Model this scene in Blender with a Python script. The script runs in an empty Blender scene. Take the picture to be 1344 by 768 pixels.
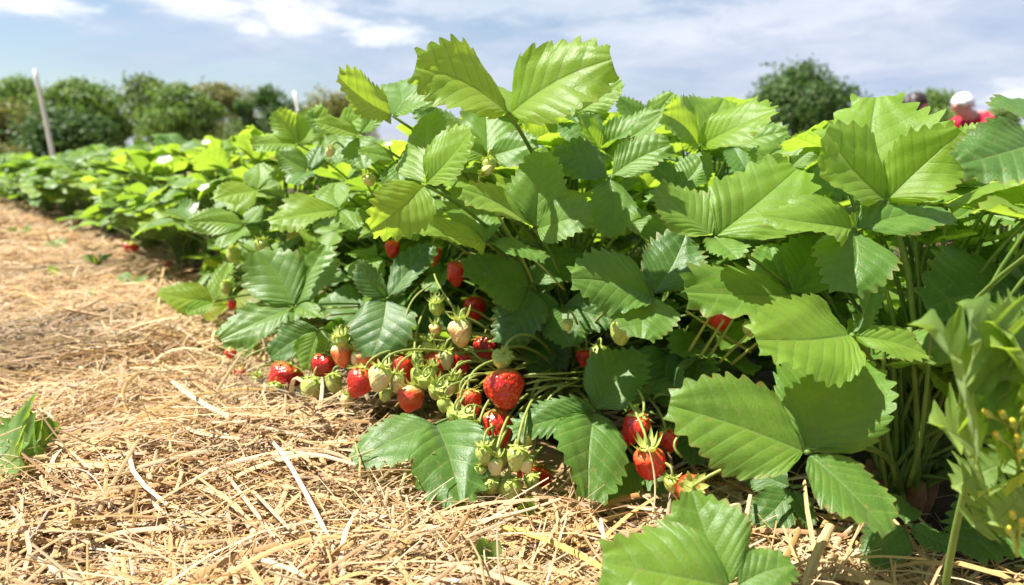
import bpy, bmesh, math, random
import numpy as np
from math import sin, cos, pi, radians, sqrt, exp
from mathutils import Vector, Matrix, kdtree, noise

random.seed(7)
rng = np.random.default_rng(7)
scene = bpy.context.scene
COL = scene.collection
V = Vector

# ------------------------------------------------------------------ camera
CAM_H, FPX, HORIZON = 0.31, 896.0, 205.0
PITCH = math.atan((384.0 - HORIZON) / FPX)
cam_data = bpy.data.cameras.new('camera')
cam = bpy.data.objects.new('camera', cam_data)
COL.objects.link(cam)
cam.location = (0, 0, CAM_H)
cam.rotation_euler = (pi / 2 - PITCH, 0, 0)
cam_data.sensor_width = 36.0
cam_data.lens = FPX / 1344.0 * 36.0
cam_data.clip_start = 0.02
cam_data.clip_end = 3000
cam_data.dof.use_dof = True
cam_data.dof.focus_distance = 0.55
cam_data.dof.aperture_fstop = 6.3
scene.camera = cam

def ray(x, y):
    """direction through photo pixel (x, y), scaled so that its world Y is 1"""
    u, v = (x - 672.0) / FPX, (384.0 - y) / FPX
    d = V((u, cos(PITCH) + v * sin(PITCH), -sin(PITCH) + v * cos(PITCH)))
    return d / d.y

def P(x, y, Y):
    return V((0, 0, CAM_H)) + ray(x, y) * Y

def to_px(p):
    q = V(p) - V((0, 0, CAM_H))
    f = q.y * cos(PITCH) - q.z * sin(PITCH)
    h = q.y * sin(PITCH) + q.z * cos(PITCH)
    if f < 0.02:
        return (-9999, -9999)
    return (672 + FPX * q.x / f, 384 - FPX * h / f)

# ------------------------------------------------------------------ object helpers
def link(o):
    COL.objects.link(o)
    return o

def tag(o, label=None, cat=None, group=None, kind=None):
    if label: o['label'] = label
    if cat: o['category'] = cat
    if group: o['group'] = group
    if kind: o['kind'] = kind
    return o

def empty(name, loc, rz=0.0):
    o = bpy.data.objects.new(name, None)
    o.empty_display_size = 0.05
    o.location = loc
    o.rotation_euler = (0, 0, rz)
    return link(o)

def new_mesh(name, verts, faces, mats=(), fmat=None, uv=None, smooth=True, col=None):
    me = bpy.data.meshes.new(name)
    me.from_pydata([tuple(v) for v in verts], [], faces)
    for m in mats:
        me.materials.append(m)
    if fmat is not None:
        me.polygons.foreach_set('material_index', fmat)
    if uv is not None:
        lay = me.uv_layers.new(name='UVMap')
        idx = np.empty(len(me.loops), dtype=np.int32)
        me.loops.foreach_get('vertex_index', idx)
        lay.data.foreach_set('uv', np.asarray(uv, dtype=np.float32)[idx].ravel())
    if col is not None:
        a = me.color_attributes.new('tint', 'FLOAT_COLOR', 'POINT')
        a.data.foreach_set('color', np.asarray(col, dtype=np.float32).ravel())
    if smooth:
        me.polygons.foreach_set('use_smooth', [True] * len(me.polygons))
    me.update()
    return me

def put(name, me, parent=None, mat=None, loc=None):
    o = bpy.data.objects.new(name, me)
    link(o)
    if parent is not None:
        o.parent = parent
    if mat is not None:
        o.matrix_basis = mat
    elif loc is not None:
        o.location = loc
    return o

class MB:
    """collects shapes into one mesh"""
    def __init__(s):
        s.v, s.f, s.m, s.uv = [], [], [], []
    def add(s, verts, faces, mi=0, uv=None):
        b = len(s.v)
        s.v += [tuple(v) for v in verts]
        s.f += [tuple(i + b for i in f) for f in faces]
        s.m += [mi] * len(faces)
        s.uv += list(uv) if uv is not None else [(0.5, 0.05)] * len(verts)
    def mesh(s, name, mats, smooth=True):
        return new_mesh(name, s.v, s.f, mats, s.m, s.uv, smooth)

def tube(pts, radii, n=6, cap=True):
    pts = [V(p) for p in pts]
    if not hasattr(radii, '__len__'):
        radii = [radii] * len(pts)
    vs, fs = [], []
    up = None
    for i, p in enumerate(pts):
        t = (pts[min(i + 1, len(pts) - 1)] - pts[max(i - 1, 0)])
        t = t.normalized() if t.length > 1e-9 else V((0, 0, 1))
        if up is None:
            up = t.orthogonal().normalized()
        up = (up - t * up.dot(t))
        up = up.normalized() if up.length > 1e-6 else t.orthogonal().normalized()
        s = t.cross(up)
        for k in range(n):
            a = 2 * pi * k / n
            vs.append(p + (up * cos(a) + s * sin(a)) * radii[i])
    for i in range(len(pts) - 1):
        for k in range(n):
            a, b = i * n + k, i * n + (k + 1) % n
            fs.append((a, b, b + n, a + n))
    if cap:
        fs.append(tuple(range(n - 1, -1, -1)))
        fs.append(tuple(range((len(pts) - 1) * n, len(pts) * n)))
    return vs, fs

def bez(a, b, c, d, n=10):
    out = []
    for i in range(n + 1):
        t = i / n
        out.append(a * (1 - t) ** 3 + b * 3 * t * (1 - t) ** 2 + c * 3 * t * t * (1 - t) + d * t ** 3)
    return out

def frame(loc, yax, nhint, sx=1.0, sy=1.0, sz=1.0):
    y = V(yax).normalized()
    n = V(nhint)
    z = n - y * n.dot(y)
    z = z.normalized() if z.length > 1e-5 else y.orthogonal().normalized()
    x = y.cross(z)
    m = Matrix(((x.x * sx, y.x * sy, z.x * sz, loc[0]),
                (x.y * sx, y.y * sy, z.y * sz, loc[1]),
                (x.z * sx, y.z * sy, z.z * sz, loc[2]),
                (0, 0, 0, 1)))
    return m

def in_poly_y(poly, x):
    """y of a polyline (photo pixels) at x"""
    if x <= poly[0][0]: return poly[0][1]
    for (x0, y0), (x1, y1) in zip(poly, poly[1:]):
        if x <= x1:
            return y0 + (y1 - y0) * (x - x0) / max(x1 - x0, 1e-6)
    return poly[-1][1]

# ------------------------------------------------------------------ materials
def mat(name):
    m = bpy.data.materials.new(name)
    m.use_nodes = True
    nt = m.node_tree
    nt.nodes.clear()
    return m, nt, nt.nodes, nt.links

def N(nt, typ, **kw):
    n = nt.nodes.new(typ)
    for k, v in kw.items():
        setattr(n, k, v)
    return n

def setin(n, **kw):
    for k, v in kw.items():
        n.inputs[k.replace('_', ' ')].default_value = v

def math_node(nt, op, a, b=None, c=None, clamp=False):
    n = N(nt, 'ShaderNodeMath', operation=op, use_clamp=clamp)
    for i, q in enumerate((a, b, c)):
        if q is None: continue
        if isinstance(q, (int, float)): n.inputs[i].default_value = q
        else: nt.links.new(q, n.inputs[i])
    return n.outputs[0]

def mixc(nt, fac, a, b, blend='MIX'):
    n = N(nt, 'ShaderNodeMix', data_type='RGBA', blend_type=blend)
    for sock, q in ((n.inputs[0], fac), (n.inputs[6], a), (n.inputs[7], b)):
        if isinstance(q, (int, float)): sock.default_value = q
        elif isinstance(q, tuple): sock.default_value = (*q, 1)
        else: nt.links.new(q, sock)
    return n.outputs[2]

def ramp(nt, fac, stops, interp='LINEAR'):
    n = N(nt, 'ShaderNodeValToRGB')
    cr = n.color_ramp
    cr.interpolation = interp
    while len(cr.elements) < len(stops):
        cr.elements.new(0.5)
    for e, (p, c) in zip(cr.elements, stops):
        e.position = p
        e.color = (*c, 1)
    nt.links.new(fac, n.inputs[0])
    return n.outputs[0]

def tone_attr(nt, name):
    n = N(nt, 'ShaderNodeAttribute', attribute_type='OBJECT', attribute_name=name)
    return n.outputs['Fac']

def noise_tex(nt, vec, scale, detail=3.0, rough=0.55, dist=0.0):
    n = N(nt, 'ShaderNodeTexNoise')
    setin(n, Scale=scale, Detail=detail, Roughness=rough, Distortion=dist)
    if vec is not None: nt.links.new(vec, n.inputs['Vector'])
    return n.outputs['Fac']

NT = 10       # teeth (and side veins) on each side of a leaflet

def leaf_material(name, gloss=0.47, transl=0.45, lo=(0.030, 0.094, 0.015), mid=(0.084, 0.196, 0.018), hi=(0.215, 0.370, 0.030), detail=True):
    m, nt, nd, lk = mat(name)
    tone = tone_attr(nt, 'tone')
    rnd = N(nt, 'ShaderNodeObjectInfo').outputs['Random']
    tc = N(nt, 'ShaderNodeTexCoord')
    uvs = N(nt, 'ShaderNodeSeparateXYZ')
    lk.new(tc.outputs['UV'], uvs.inputs[0])
    u, t = uvs.outputs[0], uvs.outputs[1]
    big = noise_tex(nt, tc.outputs['Object'], 3.0, 2.0)
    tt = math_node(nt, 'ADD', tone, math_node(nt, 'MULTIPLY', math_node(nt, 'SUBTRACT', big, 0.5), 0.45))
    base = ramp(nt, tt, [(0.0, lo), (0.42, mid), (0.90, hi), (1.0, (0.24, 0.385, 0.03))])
    # side veins follow the rows of the mesh, the midrib its axis
    fr = math_node(nt, 'FRACT', math_node(nt, 'ADD', math_node(nt, 'MULTIPLY', t, NT), 0.5))
    dv = math_node(nt, 'ABSOLUTE', math_node(nt, 'SUBTRACT', fr, 0.5))
    vein = N(nt, 'ShaderNodeMapRange', interpolation_type='SMOOTHSTEP')
    setin(vein, From_Min=0.02, From_Max=0.12, To_Min=1.0, To_Max=0.0)
    lk.new(dv, vein.inputs[0])
    au = math_node(nt, 'ABSOLUTE', math_node(nt, 'SUBTRACT', u, 0.5))
    rib = N(nt, 'ShaderNodeMapRange', interpolation_type='SMOOTHSTEP')
    setin(rib, From_Min=0.008, From_Max=0.03, To_Min=1.0, To_Max=0.0)
    lk.new(au, rib.inputs[0])
    vm = math_node(nt, 'MAXIMUM', math_node(nt, 'MULTIPLY', vein.outputs[0], 0.75), math_node(nt, 'MULTIPLY', rib.outputs[0], 0.9))
    veincol = mixc(nt, 0.55, base, (0.26, 0.37, 0.10))
    c1 = mixc(nt, math_node(nt, 'MULTIPLY', vm, 0.6), base, veincol)
    # fine net of veins
    vor = N(nt, 'ShaderNodeTexVoronoi', feature='DISTANCE_TO_EDGE')
    setin(vor, Scale=24.0)
    lk.new(tc.outputs['Object'], vor.inputs['Vector'])
    net = N(nt, 'ShaderNodeMapRange')
    setin(net, From_Min=0.0, From_Max=0.22)
    lk.new(vor.outputs['Distance'], net.inputs[0])
    c2 = mixc(nt, math_node(nt, 'MULTIPLY', math_node(nt, 'SUBTRACT', 1.0, net.outputs[0]), 0.22), c1, veincol)
    # ruddy worn rim on some leaves, a few pale spots
    edge = N(nt, 'ShaderNodeMapRange', interpolation_type='SMOOTHSTEP')
    setin(edge, From_Min=0.455, From_Max=0.5)
    lk.new(au, edge.inputs[0])
    en = noise_tex(nt, tc.outputs['Object'], 9.0, 2.0)
    ef = math_node(nt, 'MULTIPLY', edge.outputs[0], math_node(nt, 'MULTIPLY', math_node(nt, 'GREATER_THAN', rnd, 0.45), math_node(nt, 'SUBTRACT', math_node(nt, 'MULTIPLY', en, 2.2), 0.75, clamp=True)))
    c3 = mixc(nt, math_node(nt, 'MULTIPLY', ef, 0.75), c2, (0.30, 0.13, 0.045))
    sp = N(nt, 'ShaderNodeMapRange')
    setin(sp, From_Min=0.64, From_Max=0.69)
    lk.new(noise_tex(nt, tc.outputs['Object'], 14.0, 2.0), sp.inputs[0])
    c3 = mixc(nt, math_node(nt, 'MULTIPLY', sp.outputs[0], 0.5), c3, (0.26, 0.22, 0.06))
    age = tone_attr(nt, 'age')
    an = noise_tex(nt, tc.outputs['Object'], 4.0, 4.0, 0.65)
    am = N(nt, 'ShaderNodeMapRange'); setin(am, From_Min=-0.15, From_Max=0.15)
    lk.new(math_node(nt, 'SUBTRACT', math_node(nt, 'MULTIPLY', age, 1.0), an), am.inputs[0])
    c3 = mixc(nt, math_node(nt, 'MULTIPLY', am.outputs[0], 0.85), c3, mixc(nt, en, (0.16, 0.07, 0.025), (0.42, 0.30, 0.05)))
    # the underside of a strawberry leaf is paler and downy
    geo = N(nt, 'ShaderNodeNewGeometry')
    under = mixc(nt, 0.5, c3, (0.20, 0.29, 0.13))
    col = mixc(nt, geo.outputs['Backfacing'], c3, under)
    bs = N(nt, 'ShaderNodeBsdfPrincipled')
    lk.new(col, bs.inputs['Base Color'])
    rr = math_node(nt, 'ADD', gloss, math_node(nt, 'MULTIPLY', geo.outputs['Backfacing'], 0.35))
    rr2 = math_node(nt, 'ADD', rr, math_node(nt, 'MULTIPLY', math_node(nt, 'SUBTRACT', big, 0.5), 0.25))
    lk.new(rr2, bs.inputs['Roughness'])
    bs.inputs['Specular IOR Level'].default_value = 0.5
    bs.inputs['Sheen Weight'].default_value = 0.08
    h = math_node(nt, 'SUBTRACT', math_node(nt, 'MULTIPLY', net.outputs[0], 0.45), math_node(nt, 'MULTIPLY', vm, 1.0))
    h = math_node(nt, 'ADD', h, math_node(nt, 'MULTIPLY', noise_tex(nt, tc.outputs['Object'], 60.0, 2.0), 0.5))
    bp = N(nt, 'ShaderNodeBump')
    setin(bp, Strength=0.32, Distance=0.0006)
    lk.new(h, bp.inputs['Height'])
    lk.new(bp.outputs[0], bs.inputs['Normal'])
    tr = N(nt, 'ShaderNodeBsdfTranslucent')
    tcol = mixc(nt, tt, (0.12, 0.31, 0.012), (0.50, 0.67, 0.05))
    tcol = mixc(nt, math_node(nt, 'MULTIPLY', vm, 0.45), tcol, (0.10, 0.20, 0.01))
    lk.new(tcol, tr.inputs['Color'])
    mx = N(nt, 'ShaderNodeMixShader')
    lk.new(math_node(nt, 'ADD', transl - 0.20, math_node(nt, 'MULTIPLY', tone, 0.36)), mx.inputs[0])
    lk.new(bs.outputs[0], mx.inputs[1]); lk.new(tr.outputs[0], mx.inputs[2])
    out = N(nt, 'ShaderNodeOutputMaterial')
    lk.new(mx.outputs[0], out.inputs[0])
    return m

def simple_mat(name, c0, c1, scale=20.0, rough=0.6, transl=0.0, tcol=None, bump=0.0, spec=0.4, coord='Object', stretch=(1, 1, 1)):
    m, nt, nd, lk = mat(name)
    tc = N(nt, 'ShaderNodeTexCoord')
    mp = N(nt, 'ShaderNodeMapping')
    mp.inputs['Scale'].default_value = stretch
    lk.new(tc.outputs[coord], mp.inputs[0])
    nz = noise_tex(nt, mp.outputs[0], scale, 4.0)
    r = N(nt, 'ShaderNodeMapRange')
    setin(r, From_Min=0.3, From_Max=0.7)
    lk.new(nz, r.inputs[0])
    col = mixc(nt, r.outputs[0], c0, c1)
    bs = N(nt, 'ShaderNodeBsdfPrincipled')
    lk.new(col, bs.inputs['Base Color'])
    setin(bs, Roughness=rough)
    bs.inputs['Specular IOR Level'].default_value = spec
    if bump:
        bp = N(nt, 'ShaderNodeBump')
        setin(bp, Strength=0.6, Distance=bump)
        lk.new(nz, bp.inputs['Height']); lk.new(bp.outputs[0], bs.inputs['Normal'])
    out = N(nt, 'ShaderNodeOutputMaterial')
    if transl:
        tr = N(nt, 'ShaderNodeBsdfTranslucent')
        tr.inputs[0].default_value = (*(tcol or c1), 1)
        mx = N(nt, 'ShaderNodeMixShader')
        mx.inputs[0].default_value = transl
        lk.new(bs.outputs[0], mx.inputs[1]); lk.new(tr.outputs[0], mx.inputs[2]); lk.new(mx.outputs[0], out.inputs[0])
    else:
        lk.new(bs.outputs[0], out.inputs[0])
    return m

M = {}
M['leaf'] = leaf_material('strawberry_leaf')
M['stem'] = simple_mat('green_stem', (0.22, 0.30, 0.05), (0.38, 0.40, 0.12), 60, 0.5, 0.15, (0.3, 0.45, 0.03))
M['petiole'] = simple_mat('leaf_stalk', (0.09, 0.17, 0.03), (0.17, 0.25, 0.05), 60, 0.5, 0.12, (0.3, 0.45, 0.03))
M['sepal'] = simple_mat('sepal', (0.32, 0.42, 0.07), (0.52, 0.56, 0.17), 40, 0.5, 0.25, (0.5, 0.6, 0.08))
M['dry_stalk'] = simple_mat('dry_stalk', (0.30, 0.19, 0.07), (0.48, 0.34, 0.15), 40, 0.7)
M['crown'] = simple_mat('plant_crown', (0.10, 0.05, 0.025), (0.22, 0.12, 0.06), 50, 0.85, bump=0.002)
M['petal'] = simple_mat('petal', (0.78, 0.78, 0.74), (0.84, 0.84, 0.80), 20, 0.6, 0.3, (0.8, 0.8, 0.7))
M['pollen'] = simple_mat('flower_disc', (0.60, 0.42, 0.03), (0.70, 0.55, 0.08), 300, 0.8)

def berry_material():
    m, nt, nd, lk = mat('strawberry_flesh')
    ripe = tone_attr(nt, 'ripe')
    tc = N(nt, 'ShaderNodeTexCoord')
    sx = N(nt, 'ShaderNodeSeparateXYZ')
    lk.new(tc.outputs['Object'], sx.inputs[0])
    nz = noise_tex(nt, tc.outputs['Object'], 1.6, 2.0)
    # fruit ripens from the tip: the shoulder lags behind
    sh = N(nt, 'ShaderNodeMapRange', interpolation_type='SMOOTHSTEP')
    setin(sh, From_Min=0.05, From_Max=0.55, To_Min=0.0, To_Max=0.21)
    lk.new(sx.outputs[2], sh.inputs[0])
    a = math_node(nt, 'SUBTRACT', math_node(nt, 'ADD', ripe, math_node(nt, 'MULTIPLY', math_node(nt, 'SUBTRACT', nz, 0.5), 0.18)), sh.outputs[0])
    col = ramp(nt, a, [(0.0, (0.34, 0.42, 0.08)), (0.22, (0.54, 0.56, 0.18)), (0.42, (0.68, 0.58, 0.28)),
                       (0.58, (0.62, 0.22, 0.055)), (0.72, (0.66, 0.045, 0.014)), (0.9, (0.58, 0.014, 0.012)), (1.0, (0.30, 0.006, 0.010))])
    bs = N(nt, 'ShaderNodeBsdfPrincipled')
    lk.new(col, bs.inputs['Base Color'])
    setin(bs, Roughness=0.29)
    bs.inputs['Specular IOR Level'].default_value = 0.5
    bs.inputs['Coat Weight'].default_value = 0.18
    bs.inputs['Coat Roughness'].default_value = 0.12
    bs.inputs['Subsurface Weight'].default_value = 0.12
    bs.inputs['Subsurface Scale'].default_value = 0.003
    bs.inputs['Subsurface Radius'].default_value = (1.0, 0.25, 0.1)
    out = N(nt, 'ShaderNodeOutputMaterial')
    lk.new(bs.outputs[0], out.inputs[0])
    s, nt, nd, lk = mat('strawberry_seed')
    ripe = tone_attr(nt, 'ripe')
    col = ramp(nt, ripe, [(0.0, (0.30, 0.34, 0.09)), (0.4, (0.42, 0.36, 0.10)), (0.8, (0.55, 0.25, 0.05)), (1.0, (0.26, 0.07, 0.02))])
    bs = N(nt, 'ShaderNodeBsdfPrincipled')
    lk.new(col, bs.inputs['Base Color'])
    setin(bs, Roughness=0.35)
    out = N(nt, 'ShaderNodeOutputMaterial')
    lk.new(bs.outputs[0], out.inputs[0])
    return m, s
M['berry'], M['seed'] = berry_material()
# ------------------------------------------------------------------ one leaflet (unit length along +Y, top side +Z)
def leaflet(fold=0.35, curl=0.0, W=0.47, seed=0, rows=4, cols=6, teeth=0.066, wav=0.042, edge=-0.08):
    rs = random.Random(seed * 31 + 5)
    ph = [rs.uniform(0, 6.28) for _ in range(6)]
    nt_ = rs.choice((8, 9, 10, 11)); wa, wb = rs.uniform(0.010, 0.022), rs.uniform(0, 6.28)
    g = lambda t: t + wa * sin(9 * t + wb) * sin(pi * t)
    bl = [rs.uniform(-0.05, 0.05) for _ in range(3)]; pe = rs.uniform(0.80, 0.98); tv = rs.uniform(0.7, 1.25)
    n = nt_ * rows
    asym = rs.uniform(-0.07, 0.07)
    verts, faces, uv = [], [], []
    def point(t, s, v):
        base = max(0.0, min(1.0, t))
        w = W * (sin(pi * min(1.0, base ** pe * 0.94 + 0.015)) ** 0.66) * (1 + asym * s + bl[0] * sin(7 * base + s) + bl[1] * sin(12 * base + 2 * s) + bl[2] * s * sin(5 * base))
        if base < 0.12: w *= 0.35 + 0.65 * (base / 0.12) ** 0.8
        ym = max(0.0, t - 0.34 * sin(pi * base) ** 0.8)
        y = ym + (t - ym) * v ** 0.92
        x = w * v
        ev = v ** 9
        k = 0.5 + 0.5 * cos(2 * pi * g(t) * nt_)
        k = k ** 0.5
        tooth = teeth * tv * (1 + 0.4 * sin(4.7 * t * nt_ + ph[5])) * (k - 0.35) * ev * (1 if t > 0.10 else t / 0.10)
        x += tooth * 0.8
        y += tooth * 0.75 + 0.0 * ev
        # pleats between the side veins
        z = 0.0140 * (abs(sin(pi * g(t) * nt_)) + 0.02) ** 1.2 * (0.75 + 0.4 * sin(6 * t + ph[3])) * min(1, v * 3) * (1 - 0.35 * v)
        z += 0.006 * sin(13 * v + 9 * t + ph[0])* min(1, v * 2)
        z += wav * sin(4.2 * y + ph[1] + s * 0.8) * v * v + wav * 0.8 * sin(9.5 * t + ph[2] * s) * v ** 3
        z += (edge + 0.10 * sin(6.5 * t + ph[4] + 2 * s)) * v ** 3 * W
        # fold about the midrib, flattening outwards
        f = fold * (1 - 0.30 * v) * (0.75 + 0.25 * cos(pi * y))
        x, z = x * cos(f) - z * sin(f) * 0.0, z + x * sin(f)
        return x * s, y, z
    for s in (1, -1):
        b = len(verts)
        for i in range(n + 1):
            t = i / n
            for j in range(cols + 1):
                v = (j / cols) ** 0.85
                x, y, z = point(t, s, v)
                verts.append([x, y, z]); uv.append((0.5 + 0.5 * s * v, g(t) * nt_ / NT))
        for i in range(n):
            for j in range(cols):
                a = b + i * (cols + 1) + j
                q = (a, a + 1, a + cols + 2, a + cols + 1)
                faces.append(q if s > 0 else q[::-1])
    # bend along its length, then set the chord back to (0,0,0)-(0,1,0)
    c = curl
    out = []
    tw, bd = rs.uniform(-0.55, 0.55), rs.uniform(-0.07, 0.07)
    verts = [(x * cos(tw * (y - .3)) - z * sin(tw * (y - .3)) + bd * sin(pi * min(1, max(0, y))), y, z * cos(tw * (y - .3)) + x * sin(tw * (y - .3))) for x, y, z in verts]
    for x, y, z in verts:
        if abs(c) > 1e-3:
            a = c * y
            yy, zz = sin(a) / c - z * sin(a), (1 - cos(a)) / c + z * cos(a)
        else:
            yy, zz = y, z
        out.append((x, yy, zz))
    if abs(c) > 1e-3:
        ty, tz = sin(c) / c, (1 - cos(c)) / c
    else:
        ty, tz = 1.0, 0.0
    L = sqrt(ty * ty + tz * tz); ca, sa = ty / L, tz / L
    out = [(x, (y * ca + z * sa) / L, (-y * sa + z * ca) / L) for x, y, z in out]
    return out, faces, uv

def leaflet_mesh(name='leaflet', **kw):
    v, f, uv = leaflet(**kw)
    return new_mesh(name, v, f, [M['leaf']], None, uv)

FILL = [leaflet_mesh(fold=f, curl=c, W=w, seed=i, edge=e) for i, (f, c, w, e) in enumerate([
    (0.20, -0.35, 0.43, -0.10), (0.40, -0.15, 0.41, -0.05), (0.55, 0.15, 0.43, -0.1), (0.30, 0.25, 0.40, 0.0), (0.65, -0.45, 0.42, -0.15),
    (0.10, -0.60, 0.44, -0.15), (0.45, 0.00, 0.39, 0.05), (0.25, -0.20, 0.46, -0.3), (0.85, 0.35, 0.42, 0.1), (0.5, -0.9, 0.44, -0.25), (0.95, -0.2, 0.40, 0.15), (0.3, -0.5, 0.37, -0.3)])]
LOW = [leaflet(fold=f, curl=c, W=w, seed=20 + i, rows=2, cols=3, edge=e) for i, (f, c, w, e) in enumerate([
    (0.20, -0.35, 0.46, -0.1), (0.45, -0.1, 0.44, 0.0), (0.55, 0.2, 0.46, -0.1), (0.3, -0.5, 0.45, -0.1)])]

# ------------------------------------------------------------------ strawberry plants of the near row
ROWDIR = V((-0.66, 0.75, 0)).normalized()
ROWRIGHT = V((ROWDIR.y, -ROWDIR.x, 0))
EDGE0 = V((0.116, 0.56, 0))
def row_pt(t, off):
    return EDGE0 + ROWDIR * t + ROWRIGHT * off

SKYLINE = [(-200, 240), (0, 226), (40, 216), (100, 200), (150, 188), (200, 184), (260, 176), (320, 168), (352, 158), (378, 136), (420, 128),
           (438, 150), (452, 104), (500, 104), (545, 80), (600, 70), (640, 76), (672, 84), (735, 62), (790, 66), (804, 100), (830, 112), (880, 124), (920, 128), (1015, 134),
           (1030, 150), (1075, 160), (1100, 125), (1140, 114), (1190, 128), (1205, 148), (1285, 166), (1344, 160), (1500, 150)]
STRAWLINE = [(-300, 262), (0, 272), (60, 282), (110, 300), (150, 322), (185, 350), (205, 398), (240, 420), (270, 440), (300, 480), (345, 515), (440, 528), (470, 600),
             (520, 622), (620, 662), (700, 655), (840, 655), (900, 690), (960, 710), (1344, 790)]

plants = {}
def plant(key, x, y, label, group='strawberry plants of the near row'):
    e = empty('strawberry_plant', (x, y, 0.0))
    tag(e, label, 'plant', group)
    # short woody crown the stalks spring from
    mb = MB()
    for k in range(7):
        a = k * 2.4
        mb.add(*tube([V((0.012 * cos(a), 0.012 * sin(a), -0.01)), V((0.02 * cos(a), 0.02 * sin(a), 0.018)), V((0.026 * cos(a), 0.026 * sin(a), 0.036))], [0.011, 0.010, 0.004], 6))
    put('crown', mb.mesh('crown', [M['crown']]), e)
    plants[key] = e
    return e

def petiole_mesh(J, root, rad=0.0017, sag=0.0):
    """a tube from the plant's crown up to the joint J (mesh origin = J)"""
    d = J - root
    h = V((d.x, d.y, 0))
    p1 = root + V((h.x * 0.12, h.y * 0.12, max(0.02, d.z * 0.62)))
    p2 = J - V((h.x * 0.30, h.y * 0.30, d.z * 0.10 - sag)) 
    pts = [p - J for p in bez(root, p1, p2, J, 9)]
    n = len(pts)
    return tube(pts, [rad * (1.35 - 0.5 * i / (n - 1)) for i in range(n)], 6)

leafcount = {}
def add_leaf(pl, J, leaflets, root=None, rad=0.0017, sag=0.0):
    """one compound leaf: its stalk is the part, three leaflets its sub-parts.
    leaflets: list of (mesh, matrix relative to J, tone)"""
    c = V(pl.location)
    if root is None:
        k = leafcount.get(pl.name, 0); leafcount[pl.name] = k + 1
        a = k * 2.399
        root = c + V((0.018 * cos(a), 0.018 * sin(a), 0.015))
    mb = MB()
    mb.add(*petiole_mesh(J, root, rad, sag))
    lf = put('leaf', mb.mesh('leaf', [M['petiole']]), pl, None, J - c)
    for me, mt, tone, *age in leaflets:
        o = put('leaflet', me, lf, mt)
        o['tone'] = float(tone)
        o['age'] = float(age[0]) if age else 0.12 + 0.14 * ((len(COL.objects) * 37) % 10) / 10
    return lf

def lift(x, y, Y, zmin):
    """the point on that line of sight, moved nearer where it would sink into the straw"""
    p = P(x, y, Y)
    if p.z < zmin:
        p = P(x, y, (zmin - CAM_H) / ray(x, y).z)
    return p

HERO_DISCS = []      # (px, py, radius, Y): what the fill must not cover

def hero(pkey, J, specs, tone=0.5, root=None, rad=0.0017, sag=0.0, guard=True):
    """J = (px, py, Y); specs: (tip px, tip py, tip Y, width, normal hint, fold, curl[, tone])"""
    pl = plants[pkey]
    Jw = P(*J)
    ls = []
    for i, s in enumerate(specs):
        tx, ty, tY, wr, nh, fo, cu = s[:7]
        tn = s[7] if len(s) > 7 else tone
        tip = lift(tx, ty, tY, 0.012)
        d = tip - Jw
        L = d.length
        b = d.normalized() * 0.003
        me = leaflet_mesh(fold=fo, curl=cu, W=0.425 * wr, seed=int(tx * 7 + ty), rows=6, cols=9)
        ls.append((me, frame(b, d, nh, L - 0.003, L - 0.003, L - 0.003), tn))
        if guard:
            for q in (0.25, 0.5, 0.75):
                HERO_DISCS.append((J[0] + (tx - J[0]) * q, J[1] + (ty - J[1]) * q, 0.25 * math.hypot(tx - J[0], ty - J[1]), J[2] + (tY - J[2]) * q))
    return add_leaf(pl, Jw, ls, root, rad, sag)

def clear_view(p, slack=0.0, lower=True, fruit_only=False):
    x, y = to_px(p)
    if fruit_only:
        return all(not (hr < 42 and p.y < hY + 0.012 and (x - hx) ** 2 + (y - hy) ** 2 < hr * hr) for hx, hy, hr, hY in HERO_DISCS)
    if y < in_poly_y(SKYLINE, x) + slack: return False
    if lower and y > in_poly_y(STRAWLINE, x) - 4: return False
    for hx, hy, hr, hY in HERO_DISCS:
        if p.y < hY + 0.012 and (x - hx) ** 2 + (y - hy) ** 2 < hr * hr:
            return False
    return True

def fill_leaf(pl, J, out, size, tilt, cup, tone, rs, check=True):
    """a generic trifoliate leaf at J with its middle leaflet pointing to OUT"""
    side = V((0, 0, 1)).cross(out).normalized()
    e1 = (out * cos(tilt) + V((0, 0, 1)) * sin(tilt)).normalized()
    nrm = e1.cross(-side).normalized() if e1.cross(-side).z > 0 else e1.cross(side).normalized()
    nrm = (nrm + V((rs.uniform(-.25, .25), rs.uniform(-.25, .25), 0.1))).normalized()
    e1 = (e1 - nrm * e1.dot(nrm)).normalized()
    e2 = nrm.cross(e1)
    ls, pts, wide = [], [J], []
    age = rs.uniform(0.35, 0.75) if rs.random() < (0.16 if J.z < 0.12 else 0.05) else rs.uniform(0.0, 0.22)
    for ang in (0.0, radians(rs.uniform(82, 108)), -radians(rs.uniform(82, 108))):
        up = cup + rs.uniform(-0.18, 0.18)
        d = (e1 * cos(ang) + e2 * sin(ang)) * cos(up) + nrm * sin(up)
        nh = nrm * cos(up) - (e1 * cos(ang) + e2 * sin(ang)) * sin(up)
        L = size * rs.uniform(0.88, 1.1) * (1.0 if ang == 0 else 0.93)
        me = rs.choice(FILL)
        ls.append((me, frame(d * 0.002, d, nh, L * rs.uniform(0.86, 1.12), L, L), tone + rs.uniform(-0.1, 0.1), age))
        pts += [J + d * L, J + d * L * 0.55]
        wide += [J + d * L * q + nh.cross(d) * L * e for q in (0.35, 0.6, 0.85) for e in (-0.4, -0.2, 0.2, 0.4)]
    if check and not (all(clear_view(p) for p in pts) and all(clear_view(p, fruit_only=True) for p in wide)):
        return False
    if min(p.z for p in pts) < 0.004:
        return False
    add_leaf(pl, J, ls)
    return True

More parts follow.
